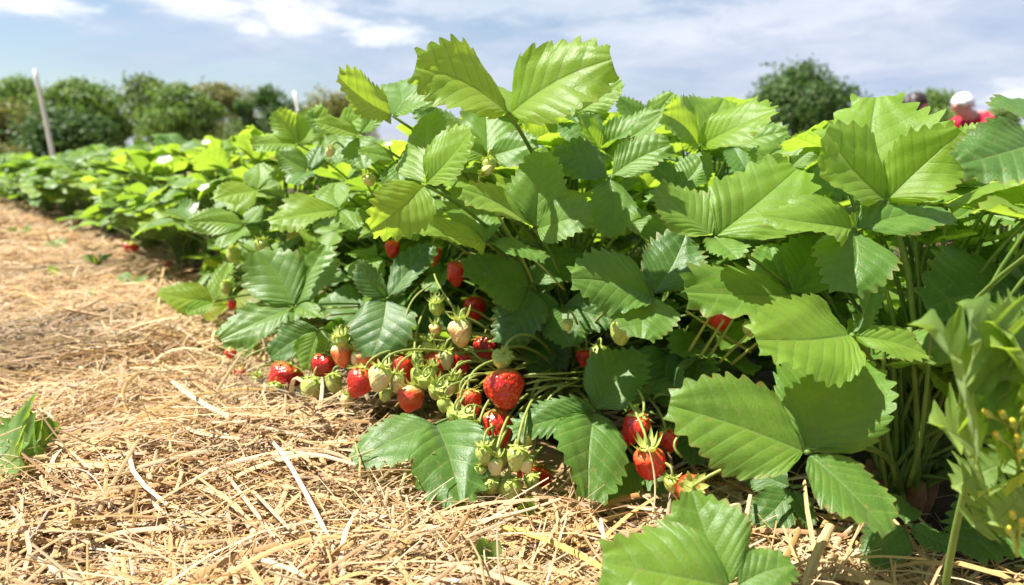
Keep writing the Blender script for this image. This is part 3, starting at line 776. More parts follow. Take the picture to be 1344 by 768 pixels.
R_, G_ = 'ripe strawberries', 'unripe strawberries'
BL = [
 # px, py, Y, w, h, ripe, axis, label, plant, group, calyx, shape
 (661, 509, .600, 63, 52, .86, (-.25, .55, .8), 'largest ripe red strawberry, broad and glossy, near the middle of the fruit cluster', 'middle', R_, 3, 1),
 (653, 556, .595, 41, 48, .80, (-.1, .5, .85), 'ripe red strawberry hanging directly under the largest one', 'middle', R_, 3, 3),
 (617, 526, .610, 34, 36, .80, (-.2, .35, .9), 'small ripe strawberry with a pale shoulder, just left of the largest one', 'middle', R_, 0, 0),
 (473, 500, .655, 40, 42, .90, (.35, .2, .9), 'glossy deep red strawberry at the left end of the cluster, lying by the straw', 'middle', R_, 0, 1),
 (530, 483, .680, 40, 42, .90, (.0, .25, .95), 'glossy red strawberry behind the cream one, second from the left in the cluster', 'middle', R_, 1, 0),
 (540, 521, .640, 38, 36, .70, (.1, .45, .85), 'orange red strawberry resting on the straw above the flat dark leaflet', 'middle', R_, 1, 1),
 (571, 479, .685, 34, 40, .88, (.2, .3, .9), 'red strawberry half covered by a yellow star of sepals, right of the glossy one', 'middle', R_, 2, 0),
 (606, 472, .700, 26, 46, .95, (.0, .2, 1), 'long dark red strawberry in the shade below the peach coloured one', 'middle', R_, 0, 2),
 (600, 355, .780, 26, 40, .90, (.1, .1, 1), 'red strawberry high among the leaves beside a dark leaflet', 'middle', R_, 0, 2),
 (568, 332, .800, 25, 26, .68, (0, .1, 1), 'dull orange strawberry shaded under a bright leaf, highest of the cluster', 'middle', R_, 0, 0),
 (622, 403, .780, 30, 34, .95, (0, .2, 1), 'dark red strawberry in deep shade between dark leaflets', 'middle', R_, 0, 0),
 (637, 456, .730, 34, 34, .97, (0, .2, 1), 'dark crimson strawberry in shade, behind the green berry above the largest one', 'middle', R_, 0, 0),
 (852, 605, .530, 45, 47, .88, (-.15, -.1, 1), 'shiny red strawberry with a raised calyx, right of the drooping pleated leaf', 'middle', R_, 2, 0),
 (836, 559, .560, 38, 46, .95, (.35, -.2, .9), 'dark red strawberry with a pinkish calyx, behind the shiny one', 'middle', R_, 0, 3),
 (877, 577, .560, 30, 30, .92, (-.2, .3, .9), 'red strawberry tucked behind the shiny one beneath the big bright leaf', 'middle', R_, 0, 1),
 (906, 641, .500, 42, 40, .86, (-.05, -.8, .5), 'red strawberry turned so that its star of pale sepals faces outwards', 'right', R_, 1, 1),
 (945, 415, .600, 40, 28, .84, (-.1, .3, .9), 'bright red strawberry peeping out below a curved leaflet beside bare stalks', 'right', R_, 0, 1),
 (700, 630, .575, 54, 46, .90, (0, .5, .85), 'large red strawberry low down, behind the hanging yellow green berry', 'middle', R_, 0, 1),
 (643, 622, .600, 26, 26, .98, (0, .4, .9), 'dark purple red strawberry among the low green berries', 'middle', R_, 0, 0),
 (425, 479, .74, 32, 34, .95, (.1, .2, 1), 'dark red strawberry in shade under a yellowish hanging leaflet', 'left', R_, 0, 0),
 (376, 493, .78, 46, 28, .90, (.3, .3, .9), 'red strawberry lying on its side by the straw, left of the yellowish leaflet', 'left', R_, 0, 2),
 (315, 489, .84, 16, 16, .85, (.1, .2, 1), 'small red strawberry at the left end of the fruit, touching the straw', 'left', R_, 0, 0),
 (303, 463, .88, 16, 14, .78, (.1, .2, 1), 'tiny red strawberry under pale leaves, just above the small one on the straw', 'left', R_, 0, 0),
 (449, 464, .70, 28, 32, .64, (-.1, .2, 1), 'orange strawberry hanging beside the dark drooping leaflet', 'left', R_, 2, 0),
 (482, 470, .69, 34, 22, .62, (-.3, .3, .9), 'pale orange strawberry just above the deep red one at the cluster end', 'middle', R_, 2, 3),
 (515, 325, .86, 20, 22, .92, (0, .2, 1), 'small red strawberry glimpsed between blue green leaflets', 'left', R_, 0, 0),
 (1196, 512, .600, 26, 44, .93, (0, .1, 1), 'red strawberry in deep shade seen between the bare leaf stalks', 'right', R_, 0, 2),
 (770, 468, .680, 30, 22, .95, (0, .2, 1), 'dark red strawberry mostly hidden above a cluster of pale stalks', 'middle', R_, 0, 0),
 (985, 595, .560, 28, 26, .92, (-.1, -.3, .9), 'shaded red strawberry with withered sepals under the big bright leaf', 'right', R_, 1, 0),
 # unripe
 (499, 494, .635, 31, 34, .40, (.15, .1, 1), 'cream white strawberry between two glossy red ones', 'middle', G_, 1, 0),
 (605, 434, .670, 33, 38, .50, (-.1, .1, 1), 'peach coloured half ripe strawberry with upswept sepals', 'middle', G_, 2, 0),
 (410, 509, .72, 31, 36, .14, (.1, .2, 1), 'fat pale green strawberry lying at the edge of the straw', 'left', G_, 0, 0),
 (362, 511, .76, 22, 22, .05, (0, .2, 1), 'green strawberry on the straw beside the red one on its side', 'left', G_, 0, 0),
 (337, 500, .80, 20, 20, .02, (0, .2, 1), 'little green strawberry between the small red one and the round green one', 'left', G_, 1, 0),
 (659, 471, .612, 27, 26, .16, (.1, -.5, .6), 'greenish strawberry with its calyx turned outwards, on top of the largest one', 'middle', G_, 0, 0),
 (745, 426, .600, 15, 15, .10, (0, -.1, 1), 'tiny round yellow green strawberry hanging before a dark leaflet', 'middle', G_, 0, 0),
 (657, 599, .578, 22, 28, .10, (0, .1, 1), 'oval yellow green strawberry directly below the lower red one', 'middle', G_, 0, 0),
 (678, 601, .572, 24, 26, .14, (.1, .1, 1), 'yellow green strawberry in the low bunch touching a leaf edge', 'middle', G_, 0, 0),
 (635, 598, .585, 20, 22, .06, (0, .1, 1), 'small green strawberry at the upper left of the low bunch', 'middle', G_, 1, 0),
 (630, 620, .580, 18, 18, .04, (0, .1, 1), 'small green strawberry at the left side of the low bunch', 'middle', G_, 1, 0),
 (643, 636, .570, 24, 24, .08, (.1, -.2, 1), 'green strawberry at the lower left of the low bunch', 'middle', G_, 0, 0),
 (668, 643, .556, 29, 30, .12, (.0, .2, 1), 'largest green strawberry, lowest of the low bunch on the straw', 'middle', G_, 0, 0),
 (697, 631, .548, 23, 30, .10, (.0, .0, 1), 'yellow green strawberry hanging in front of the low red one', 'middle', G_, 0, 0),
 (612, 549, .588, 24, 22, .06, (-.1, -.4, .9), 'pale green strawberry with open sepals beside the lower red one', 'middle', G_, 1, 0),
 (596, 543, .594, 22, 20, .05, (.1, -.5, .8), 'pale green strawberry above the tip of the folded dark leaflet', 'middle', G_, 1, 0),
 (574, 512, .625, 24, 26, .10, (.1, -.6, .7), 'yellowish green strawberry behind its wide star of sepals, right of the orange one', 'middle', G_, 2, 0),
 (558, 500, .64, 20, 20, .08, (-.1, -.5, .8), 'small yellowish strawberry above the orange red one', 'middle', G_, 2, 0),
 (506, 517, .645, 18, 16, .05, (.1, .1, 1), 'small green strawberry beneath the cream white one', 'middle', G_, 0, 0),
 (561, 455, .685, 16, 18, .05, (0, .1, 1), 'small green strawberry hanging above the glossy red ones', 'middle', G_, 2, 0),
 (573, 404, .700, 20, 20, .03, (0, -.3, .9), 'small green strawberry high on a thin stalk over the fruit cluster', 'middle', G_, 2, 0),
 (572, 432, .700, 18, 18, .52, (0, .1, 1), 'small peach strawberry left of the larger peach one', 'middle', G_, 2, 0),
 (447, 446, .69, 22, 18, .04, (0, -.3, .9), 'small green strawberry capping the orange one by the drooping leaflet', 'left', G_, 2, 0),
 (925, 578, .52, 20, 20, .05, (0, -.2, 1), 'small green strawberry beneath the left part of the big bright leaf', 'right', G_, 1, 0),
 (882, 635, .51, 22, 22, .06, (0, .1, 1), 'small green strawberry between the shiny red one and the star faced one', 'middle', G_, 1, 0),
 (1022, 608, .50, 24, 26, .05, (0, .1, 1), 'dull green strawberry in the shade below the big bright leaf', 'right', G_, 0, 0),
 (786, 466, .64, 26, 28, .10, (.2, .2, .9), 'green strawberry half hidden above the upright pleated leaflet', 'middle', G_, 0, 0),
 (816, 432, .60, 30, 34, .06, (.2, .2, .9), 'green strawberry behind the lower leaflet of the pale blotched leaf', 'middle', G_, 0, 0),
 (985, 430, .58, 20, 20, .12, (.1, .1, 1), 'pale green strawberry beside bare stalks at the tip of a bright leaflet', 'right', G_, 0, 0),
 (641, 216, .66, 18, 26, .10, (0, .2, 1), 'pale green strawberry high up against the stalks of the tall leaf', 'middle', G_, 0, 0),
 (638, 224, .62, 12, 16, .30, (-.5, -.2, -.4), 'small cream bud like strawberry on a hooked stalk high on the tallest plant', 'middle', G_, 1, 0),
 (484, 236, .74, 16, 14, .22, (-.3, .1, .8), 'cream green strawberry high on the left flank of the tallest plant', 'left', G_, 1, 0),
 (434, 198, .82, 12, 12, .30, (.3, .1, .9), 'tiny cream strawberry on a thin arched stalk against pale leaves', 'left', G_, 1, 0),
 # along the left flank of the row
 (306, 333, .97, 18, 20, .04, (0, .1, 1), 'green strawberry above the yellow green leaf that overhangs the straw', 'left2', G_, 1, 0),
 (344, 322, .95, 18, 18, .03, (0, .1, 1), 'green strawberry in a dark gap above the pale downy leaf', 'left2', G_, 1, 0),
 (296, 376, .90, 14, 18, .06, (0, .1, 1), 'small green strawberry at the stalk of the yellow green leaf', 'left2', G_, 1, 0),
 (304, 398, .90, 12, 12, .85, (0, .1, 1), 'tiny red strawberry below the stalk of the yellow green leaf', 'left2', R_, 0, 0),
 (250, 356, 1.12, 14, 14, .82, (0, .1, 1), 'red strawberry low at the straw edge beside the yellow green leaf', 'left2', R_, 0, 0),
 (220, 347, 1.25, 14, 13, .84, (0, .1, 1), 'red strawberry on the straw edge left of the yellow green leaf', 'left2', R_, 0, 0),
 (243, 316, 1.35, 12, 16, .06, (0, .1, 1), 'left one of three green strawberries in a loose row by the straw edge', 'left2', G_, 1, 0),
 (252, 330, 1.30, 12, 14, .08, (0, .1, 1), 'lowest of three green strawberries in a loose row by the straw edge', 'left2', G_, 1, 0),
 (264, 312, 1.30, 11, 14, .05, (0, .1, 1), 'right one of three green strawberries in a loose row by the straw edge', 'left2', G_, 1, 0),
 (172, 324, 1.95, 22, 12, .84, (.2, .1, 1), 'red strawberry lying in the open at the bend of the straw edge', 'left2', R_, 0, 0),
 (96, 288, 3.0, 11, 11, .82, (0, .1, 1), 'far red strawberry at the foot of the row, blurred', 'left2', R_, 0, 0),
 (163, 297, 2.3, 16, 14, .45, (0, .1, 1), 'blurred cream strawberry at the foot of the row', 'left2', G_, 0, 0),
]
EX = [(590, 508, .63, 18), (600, 560, .585, 20), (583, 530, .61, 18), (648, 580, .575, 16), (566, 488, .65, 16), (548, 470, .67, 16), (522, 455, .69, 15), (622, 560, .58, 18), (488, 455, .70, 15), (650, 612, .565, 18), (690, 610, .56, 18)]
EX += [(520, 500, .655, 22), (585, 470, .68, 22), (548, 492, .655, 20), (630, 575, .575, 20), (598, 500, .64, 20), (470, 470, .69, 20), (438, 500, .70, 22), (455, 525, .665, 18), (690, 575, .575, 18)]
WH = ['between the orange red fruit and the largest one', 'under the small pale shouldered fruit', 'just right of the folded leaf tip by the orange red fruit', 'touching the foot of the lower red fruit', 'above the wide sepal star', 'over the second glossy red fruit', 'on a thin stalk above the glossy red fruit', 'wedged left of the lower red fruit', 'beside the drooping dark leaflet', 'in the heart of the low bunch', 'at the right of the low bunch below the leaf edge', 'squeezed between the glossy red fruit and the orange red one', 'beneath the long dark red fruit', 'directly above the orange red fruit', 'to the left of the lower red fruit, over the folded leaf', 'left of the stalks that arch over the largest fruit', 'above the deep red fruit at the cluster end', 'between the fat pale green fruit and the deep red one', 'on the straw under the deep red fruit', 'right of the lower red fruit beside a stalk']
for (x_, y_, Y_, w_), t_ in zip(EX, WH):
    BL.append((x_, y_, Y_, w_, w_ * 1.1, (.08 + .34 * ((x_ * 7) % 5 == 0)), (.1 * (x_ % 3 - 1), .15, .9), ('small cream strawberry ' if (x_ * 7) % 5 == 0 else 'small yellow green strawberry ') + t_, 'middle', G_, x_ % 3, 0))
for b in BL:
    px, py, Y, w, h, ripe, ax, lab, pk, grp, ca, sh = b
    st = None
    if 'low bunch' in lab: w, h, Y, py = w * 1.22, h * 1.22, 0.53, py - 2
    if Y > 1.1:
        w, h = w * 0.85, h * 0.85
        Y = (0.3 * w * Y / FPX + 0.012 - CAM_H) / ray(px, py).z
        q = P(px, py, Y); st = (q.x + 0.10, q.y + 0.08, 0.05)
    strawberry(px, py, Y, w, h, ripe, ax, lab, pk, grp, ca, st, sh if w >= 26 else None)
    HERO_DISCS.append((px, py, w * 0.62, Y))
# a squashed berry dropped on the path
for (px, py, w, lab) in ((138, 397, 13, 'pinkish red dropped strawberry lying alone on the straw of the path'), (64, 436, 12, 'faded pink dropped strawberry on the straw at the left')):
    d = ray(px, py); Y = (0.02 - CAM_H) / d.z
    q = P(px, py, Y)
    strawberry(px, py, Y, w, w * 0.8, .74, (1, .3, .2), lab, 'left2', R_, 0, (q.x + .02, q.y + .02, 0.01), 3, stalkmat='dry_stalk')
for px, py, Y, r in ((740, 505, .60, 40), (930, 440, .6, 34), (1180, 540, .52, 50), (1230, 560, .52, 40), (590, 420, .68, 26)):
    HERO_DISCS.append((px, py, r, Y))

# ------------------------------------------------------------------ flowers
def flower(pkey, px, py, Y, wpx, nrm):
    pl = plants[pkey]
    r = 0.5 * wpx * Y / FPX
    c = P(px, py, Y)
    mb = MB()
    for k in range(5):
        a = 2 * pi * k / 5
        vs, fs = [], []
        for i in range(5):
            t = i / 4
            for j in range(5):
                s = (j / 4 - 0.5) * 2
                w = 0.48 * sin(pi * (0.12 + 0.80 * t)) ** 0.7
                rr = 0.14 + 0.86 * t * (1 - 0.12 * s * s)
                vs.append(V((rr * cos(a) - s * w * sin(a), rr * sin(a) + s * w * cos(a), 0.18 * t * t + 0.10 * s * s)) * r)
        for i in range(4):
            for j in range(4):
                q = i * 5 + j
                fs.append((q, q + 5, q + 6, q + 1))
        mb.add(vs, fs)
    n = V(nrm).normalized()
    R = n.to_track_quat('Z', 'Y').to_matrix().to_4x4()
    fl = put('flower', mb.mesh('flower', [M['petal']]), pl, Matrix.Translation(c - V(pl.location)) @ R)
    d = MB()
    vs, fs = [], []
    for j in range(4):
        for i in range(10):
            a = j / 3 * pi / 2
            vs.append(V((0.26 * cos(a) * cos(i * .628), 0.26 * cos(a) * sin(i * .628), 0.04 + 0.2 * sin(a))) * r)
    for j in range(3):
        for i in range(10):
            fs.append((j * 10 + i, j * 10 + (i + 1) % 10, j * 10 + 10 + (i + 1) % 10, j * 10 + 10 + i))
    d.add(vs, fs)
    put('flower_disc', d.mesh('flower_disc', [M['pollen']]), fl)
    st = MB()
    a0 = c - V(pl.location)
    st.add(*tube(bez(a0 - n * r * .1, a0 - n * r * 2, a0 * 0.6 + V((0, 0, .05)), V((0, 0, 0.03)), 8), 0.0011, 5))
    put('flower_stalk', st.mesh('flower_stalk', [M['stem']]), pl)
    HERO_DISCS.append((px, py, wpx * 0.9, Y))
plant('left3', -0.63, 1.55, 'strawberry plant with white open flowers, third along the row from the tallest one')
plant('left4', -0.88, 1.83, 'strawberry plant with one wide white flower near its top, fourth from the tallest')
flower('left3', 268, 247, 1.22, 17, (-.2, -.5, .8))
flower('left3', 257, 273, 1.12, 18, (-.5, -.6, .6))
flower('left4', 216, 211, 1.65, 22, (0, -.5, .85))
flower('left3', 270, 187, 1.5, 12, (.1, -.6, .8))
flower('left', 510, 190, .80, 11, (-.2, -.5, .8))
flower('left3', 296, 300, 1.05, 10, (.2, -.8, .4))
# ------------------------------------------------------------------ bare stalks (petioles and fruit trusses) seen in the gaps
def bare_stalk(pkey, pts, r=0.0016, name='leaf_stalk', m='petiole'):
    pl = plants[pkey]
    w = [P(*p) - V(pl.location) for p in pts]
    if len(w) == 4: path = bez(*w, 12)
    else: path = [w[0].lerp(w[-1], i / 10) for i in range(11)]
    mb = MB(); mb.add(*tube(path, [r * (1.1 - 0.3 * i / (len(path) - 1)) for i in range(len(path))], 6))
    put(name, mb.mesh(name, [M[m]]), pl)
rs0 = random.Random(3)
for k in range(10):        # the bundle under the right plant
    x0 = 1150 + k * 10 + rs0.uniform(-6, 6)
    x1 = 1165 + k * 6 + rs0.uniform(-10, 10)
    Y = 0.50 + rs0.uniform(-0.02, 0.08)
    bare_stalk('right', [(x1, 650 + rs0.uniform(-20, 15), Y + 0.03), (x0 + 4, 560, Y), (x0, 500, Y), (x0 + rs0.uniform(-25, 10), 430, Y)], rs0.uniform(0.0016, 0.0026))
for x0, y0, x1, y1 in ((985, 462, 900, 408), (930, 470, 965, 415), (918, 470, 950, 420), (945, 475, 985, 435), (905, 460, 935, 410), (960, 478, 1000, 445)):
    bare_stalk('right', [(x0, y0, .60), (x1, y1, .57)], 0.0014, 'fruit_truss', 'stem')
for k in range(4):
    y = 494 + k * 7 + rs0.uniform(-5, 5)
    bare_stalk('middle', [(690, y - 2 + rs0.uniform(-3, 3), .60), (720, y - 8, .60), (755 + rs0.uniform(-15, 15), y + rs0.uniform(-14, 10), .62), (800 + k * 8, y - 20 + k * 9, .68)], 0.0010, 'fruit_truss', 'stem')
for pts in ([(700, 520, .60), (712, 510, .60), (722, 505, .60), (748, 502, .63)], [(715, 545, .585), (712, 520, .59), (735, 508, .6), (760, 500, .63)],
            [(605, 520, .62), (598, 490, .62), (625, 488, .62), (650, 492, .64)], [(607, 560, .60), (596, 510, .60), (610, 492, .61), (640, 490, .64)],
            [(515, 520, .65), (512, 480, .64), (505, 465, .66), (520, 440, .72)], [(552, 500, .645), (545, 470, .65), (535, 450, .67), (560, 400, .74)],
            [(532, 440, .68), (530, 400, .70), (545, 385, .7), (566, 374, .72)], [(600, 415, .68), (590, 390, .69), (575, 380, .7), (570, 360, .74)],
            [(610, 450, .67), (625, 470, .66), (640, 480, .66), (660, 490, .68)], [(740, 380, .66), (705, 340, .65), (690, 330, .66), (655, 318, .68)],
            [(895, 600, .53), (870, 580, .53), (890, 560, .54), (960, 550, .58)], [(862, 640, .52), (858, 600, .525), (845, 590, .53), (880, 560, .56)],
            [(430, 404, .74), (460, 404, .74), (480, 402, .75), (520, 400, .8)], [(430, 414, .74), (460, 412, .74), (490, 408, .75), (530, 410, .8)]):
    bare_stalk('middle', pts, 0.0012, 'fruit_truss', 'stem')

# ------------------------------------------------------------------ leaves that fill the crowns
fill_plant('corner', 4, 0.12, 0.12, 11)
fill_plant('middle', 60, 0.22, 0.35, 12, tries=4000, smin=0.046, smax=0.074)
fill_plant('right', 52, 0.21, 0.35, 13, tries=4000, smin=0.046, smax=0.074)
fill_plant('back', 52, 0.24, 0.37, 14, tries=4000, smin=0.046, smax=0.074)
fill_plant('left', 62, 0.22, 0.36, 15, tries=4000, smin=0.046, smax=0.074)
fill_plant('left2', 62, 0.23, 0.36, 16, tries=4000, smin=0.046, smax=0.074)
fill_plant('left3', 56, 0.23, 0.345, 17, tries=4000, smin=0.046, smax=0.074)
fill_plant('left4', 44, 0.25, 0.335, 18, tries=4000, smin=0.046, smax=0.074)
fill_plant('middle', 26, 0.20, 0.30, 52, tries=4000, smin=0.032, smax=0.05)
fill_plant('right', 22, 0.20, 0.30, 53, tries=4000, smin=0.032, smax=0.05)
fill_plant('left', 20, 0.22, 0.30, 54, tries=4000, smin=0.032, smax=0.05)
fill_plant('back2', 30, 0.22, 0.38, 19, tries=4000, smin=0.046, smax=0.074)
for k_, n_ in (('middle', 22), ('right', 22), ('back', 16), ('left', 20), ('left2', 18), ('left3', 14), ('back2', 14)):
    fill_plant(k_, n_, 0.22, 0.30, 31 + len(k_), tries=1500, lowz=0.03, inner=True)
for k_, n_ in (('left', 16), ('left2', 26), ('left3', 26), ('left4', 26)):      # low skirts towards the path
    fill_plant(k_, n_, 0.30, 0.13, 71 + len(k_), tries=2500, lowz=0.03, smin=0.05, smax=0.075)

# ------------------------------------------------------------------ plants farther along: each leaf one mesh, shared between plants
def merged_leaf(seed, r, z, tilt, cup, size):
    rs = random.Random(seed)
    J = V((0, r, z))
    mb = MB()
    v, f = petiole_mesh(J, V((0, 0.015, 0.015)), 0.0018)
    mb.add([p + J for p in v], f, 1)
    out = V((0, 1, 0))
    e1 = (out * cos(tilt) + V((0, 0, 1)) * sin(tilt)).normalized()
    e2 = V((1, 0, 0)); nrm = e2.cross(e1)
    for ang in (0.0, radians(rs.uniform(85, 110)), -radians(rs.uniform(85, 110))):
        up = cup + rs.uniform(-0.2, 0.2)
        h = e1 * cos(ang) + e2 * sin(ang)
        d = h * cos(up) + nrm * sin(up); nh = nrm * cos(up) - h * sin(up)
        L = size * rs.uniform(0.88, 1.1)
        vv, ff, uv = rs.choice(LOW)
        F4 = frame(J + d * 0.002, d, nh, L * rs.uniform(0.95, 1.15), L, L)
        mb.add([F4 @ V(p) for p in vv], ff, 0, uv)
    return mb.mesh('leaf', [M['leaf'], M['petiole']])
LEAVES = []
rs1 = random.Random(44)
for k in range(18):
    q = (k + 0.5) / 18
    th = 0.12 + q * 1.3
    z = 0.05 + 0.27 * cos(th) ** 0.8 * rs1.uniform(0.8, 1.0)
    LEAVES.append((q, z, merged_leaf(k, 0.22 * sin(th) * rs1.uniform(0.8, 1.1), z, 0.3 - 0.9 * q + rs1.uniform(-.25, .25), (0.35 if q < 0.35 else 0.05) + rs1.uniform(-.2, .2), rs1.uniform(0.058, 0.08))))

def mid_plant(x, y, label, n, seed, s=1.0, group='strawberry plants of the near row'):
    rs = random.Random(seed)
    e = empty('strawberry_plant', (x, y, 0))
    tag(e, label, 'plant', group)
    hgt = rs.uniform(0.86, 1.14)
    for i in range(n):
        q, z, me = LEAVES[(i * 7 + seed) % len(LEAVES)]
        az = i * 2.39996 + rs.uniform(-0.4, 0.4)
        k = s * rs.uniform(0.85, 1.12)
        mt = Matrix.Rotation(az, 4, 'Z') @ Matrix.Rotation(rs.uniform(-.08, .08), 4, 'X') @ Matrix.Diagonal((k * 1.14, k * 1.14, k * hgt, 1))
        if y < 3.2:
            t0 = V((x, y, 0)) + (mt @ V((0, 0.2, z)))
            px, py = to_px(t0)
            if py < in_poly_y(SKYLINE, px) + 2: continue
        o = put('leaf', me, e, mt)
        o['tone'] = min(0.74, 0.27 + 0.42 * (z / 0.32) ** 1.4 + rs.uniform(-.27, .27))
    return e

ORD = ['fifth', 'sixth', 'seventh', 'eighth', 'ninth', 'tenth', 'eleventh', 'twelfth', 'thirteenth', 'fourteenth', 'fifteenth']
seed = 100
for i in range(9):
    t = 1.78 + 0.30 * i
    p = row_pt(t, 0.14 + rs0.uniform(-.03, .03))
    seed += 1
    mid_plant(p.x, p.y, 'blurred strawberry plant by the straw, %s along the row from the tallest one' % ORD[i], 40, seed, 1.0 - 0.02 * i)
BACKT = [(0.30, 'first'), (0.62, 'second'), (0.94, 'third'), (1.26, 'fourth'), (1.58, 'fifth'), (1.9, 'sixth'), (2.25, 'seventh'), (2.6, 'eighth')]
for t, w in BACKT:
    p = row_pt(t, 0.56)
    seed += 1
    mid_plant(p.x, p.y, 'strawberry plant in the back line of the row, %s behind the ruddy leaves' % w, 26, seed, 1.02, 'strawberry plants of the back line')
for t, off, w in ((-0.05, .85, 'nearer'), (0.2, 1.1, 'farther')):
    p = row_pt(t, off); seed += 1
    mid_plant(p.x, p.y, 'soft focus strawberry plant in the gap below the round dark tree, %s of two' % w, 26, seed, 0.98, 'strawberry plants of the back line')

# far plants: one shared mesh each, too small in the photo to show their leaves
def far_mesh(seed):
    rs = random.Random(seed)
    mb = MB()
    for i in range(44):
        q, z, me = LEAVES[(i * 5 + seed) % len(LEAVES)]
        az = i * 2.39996 + rs.uniform(-0.4, 0.4)
        k = rs.uniform(0.7, 1.2)
        mt = Matrix.Rotation(az, 4, 'Z') @ Matrix.Rotation(rs.uniform(-.15, .15), 4, 'X') @ Matrix.Diagonal((k * 1.15, k * 1.15, k, 1))
        mb.add([mt @ v.co for v in me.vertices], [tuple(p.vertices) for p in me.polygons], 0,
               [(0.3, 0.33)] * len(me.vertices))
    return mb.mesh('strawberry_plant', [M['leaf']])
FAR = [far_mesh(k) for k in range(4)]
def far_plant(x, y, label, group, s=1.0):
    o = put('strawberry_plant', rs0.choice(FAR), None, Matrix.Translation((x, y, 0)) @ Matrix.Rotation(rs0.uniform(0, 6.28), 4, 'Z') @ Matrix.Diagonal((s, s, s, 1)))
    o['tone'] = rs0.uniform(0.25, 0.6)
    tag(o, label, 'plant', group)
n_far = 0
for i in range(16):
    p = row_pt(4.5 + 0.34 * i, 0.15 + rs0.uniform(-.04, .04))
    px, py = to_px(p)
    if px < -60: break
    far_plant(p.x, p.y, 'far blurred strawberry plant at the distant end of the row, below the trees', 'far strawberry plants at the end of the near row', (0.86 - 0.016 * i) * rs0.uniform(0.85, 1.12))
    p = row_pt(4.5 + 0.34 * i, 0.56)
    far_plant(p.x, p.y, 'far blurred strawberry plant at the distant end of the row, below the trees', 'far strawberry plants at the end of the near row', (0.86 - 0.016 * i) * rs0.uniform(0.85, 1.12))
for rown, off in enumerate((1.75, 2.85, 3.95, 5.1)):
    for i in range(60):
        p = row_pt(-3.2 - rown * 0.9 + 0.34 * i, off + rs0.uniform(-.05, .05))
        if p.y < 0.9: continue
        px, py = to_px(p)
        if px < 640 or px > 1420 or p.y > 9: continue
        far_plant(p.x, p.y, 'soft green strawberry plant in one of the rows beyond the near one', 'strawberry plants of the rows beyond', rs0.uniform(0.80, 0.95))
# ------------------------------------------------------------------ ground and straw
def hz(x, y):
    """gentle relief of the mulch"""
    k = 0.22 + 0.78 * np.clip((-edge_dist(x, y) - 0.03) / 0.22, 0, 1)
    return k * (0.011 * np.sin(7.1 * x + 3.3 * y + 1.0) + 0.010 * np.sin(-5.2 * x + 9.4 * y) + 0.006 * np.sin(17 * x + 5 * y + 2) + 0.006 * np.sin(-13 * x + 21 * y + 4))

def edge_dist(x, y):
    """signed distance right of the line where straw meets plants"""
    return (x - EDGE0.x) * ROWRIGHT.x + (y - EDGE0.y) * ROWRIGHT.y

m, nt, nd, lk = mat('soil')
tc = N(nt, 'ShaderNodeTexCoord')
n1 = noise_tex(nt, tc.outputs['Object'], 14.0, 6.0)
n2 = noise_tex(nt, tc.outputs['Object'], 0.05, 4.0)
n3 = noise_tex(nt, tc.outputs['Object'], 120.0, 3.0)
c = ramp(nt, n1, [(0.3, (0.035, 0.022, 0.013)), (0.55, (0.075, 0.048, 0.028)), (0.75, (0.12, 0.08, 0.048))])
far = ramp(nt, n2, [(0.35, (0.10, 0.15, 0.035)), (0.6, (0.30, 0.22, 0.10))])
sp = N(nt, 'ShaderNodeSeparateXYZ'); lk.new(tc.outputs['Object'], sp.inputs[0])
fr = N(nt, 'ShaderNodeMapRange'); setin(fr, From_Min=9.0, From_Max=14.0)
lk.new(sp.outputs[1], fr.inputs[0])
c = mixc(nt, fr.outputs[0], c, far)
bs = N(nt, 'ShaderNodeBsdfPrincipled'); lk.new(c, bs.inputs['Base Color']); setin(bs, Roughness=0.95)
bs.inputs['Specular IOR Level'].default_value = 0.15
bp = N(nt, 'ShaderNodeBump'); setin(bp, Strength=0.9, Distance=0.006)
lk.new(math_node(nt, 'ADD', n1, math_node(nt, 'MULTIPLY', n3, 0.3)), bp.inputs['Height']); lk.new(bp.outputs[0], bs.inputs['Normal'])
o_ = N(nt, 'ShaderNodeOutputMaterial'); lk.new(bs.outputs[0], o_.inputs[0])
M['soil'] = m
g = put('ground', new_mesh('ground', [(-600, -60, -0.03), (600, -60, -0.03), (600, 900, -0.03), (-600, 900, -0.03)], [(0, 1, 2, 3)], [M['soil']], smooth=False))
g['kind'] = 'structure'

# soil ridge under the row, a bumpy sheet
def sheet(name, xs, ys, zf, material):
    X, Y = np.meshgrid(xs, ys)
    Z = zf(X, Y)
    nx, ny = len(xs), len(ys)
    vs = np.stack([X, Y, Z], -1).reshape(-1, 3)
    fs = [(j * nx + i, j * nx + i + 1, (j + 1) * nx + i + 1, (j + 1) * nx + i) for j in range(ny - 1) for i in range(nx - 1)]
    return new_mesh(name, vs.tolist(), fs, [material])

# matted straw underneath the loose stalks
m, nt, nd, lk = mat('matted_straw')
tc = N(nt, 'ShaderNodeTexCoord')
cols = None
hs = []
for k, (rot, sc) in enumerate(((0.4, (26, 260, 1)), (1.5, (30, 240, 1)), (2.5, (24, 280, 1)))):
    mp = N(nt, 'ShaderNodeMapping'); mp.inputs['Rotation'].default_value = (0, 0, rot); mp.inputs['Scale'].default_value = sc
    wn = noise_tex(nt, tc.outputs['Object'], 9.0, 2.0)
    lk.new(tc.outputs['Object'], mp.inputs[0])
    hs.append(noise_tex(nt, mp.outputs[0], 1.0, 2.0, dist=0.6))
h = math_node(nt, 'MAXIMUM', math_node(nt, 'MAXIMUM', hs[0], hs[1]), hs[2])
c = ramp(nt, h, [(0.42, (0.30, 0.195, 0.10)), (0.58, (0.42, 0.275, 0.135)), (0.72, (0.58, 0.41, 0.21))])
patch = noise_tex(nt, tc.outputs['Object'], 2.2, 3.0)
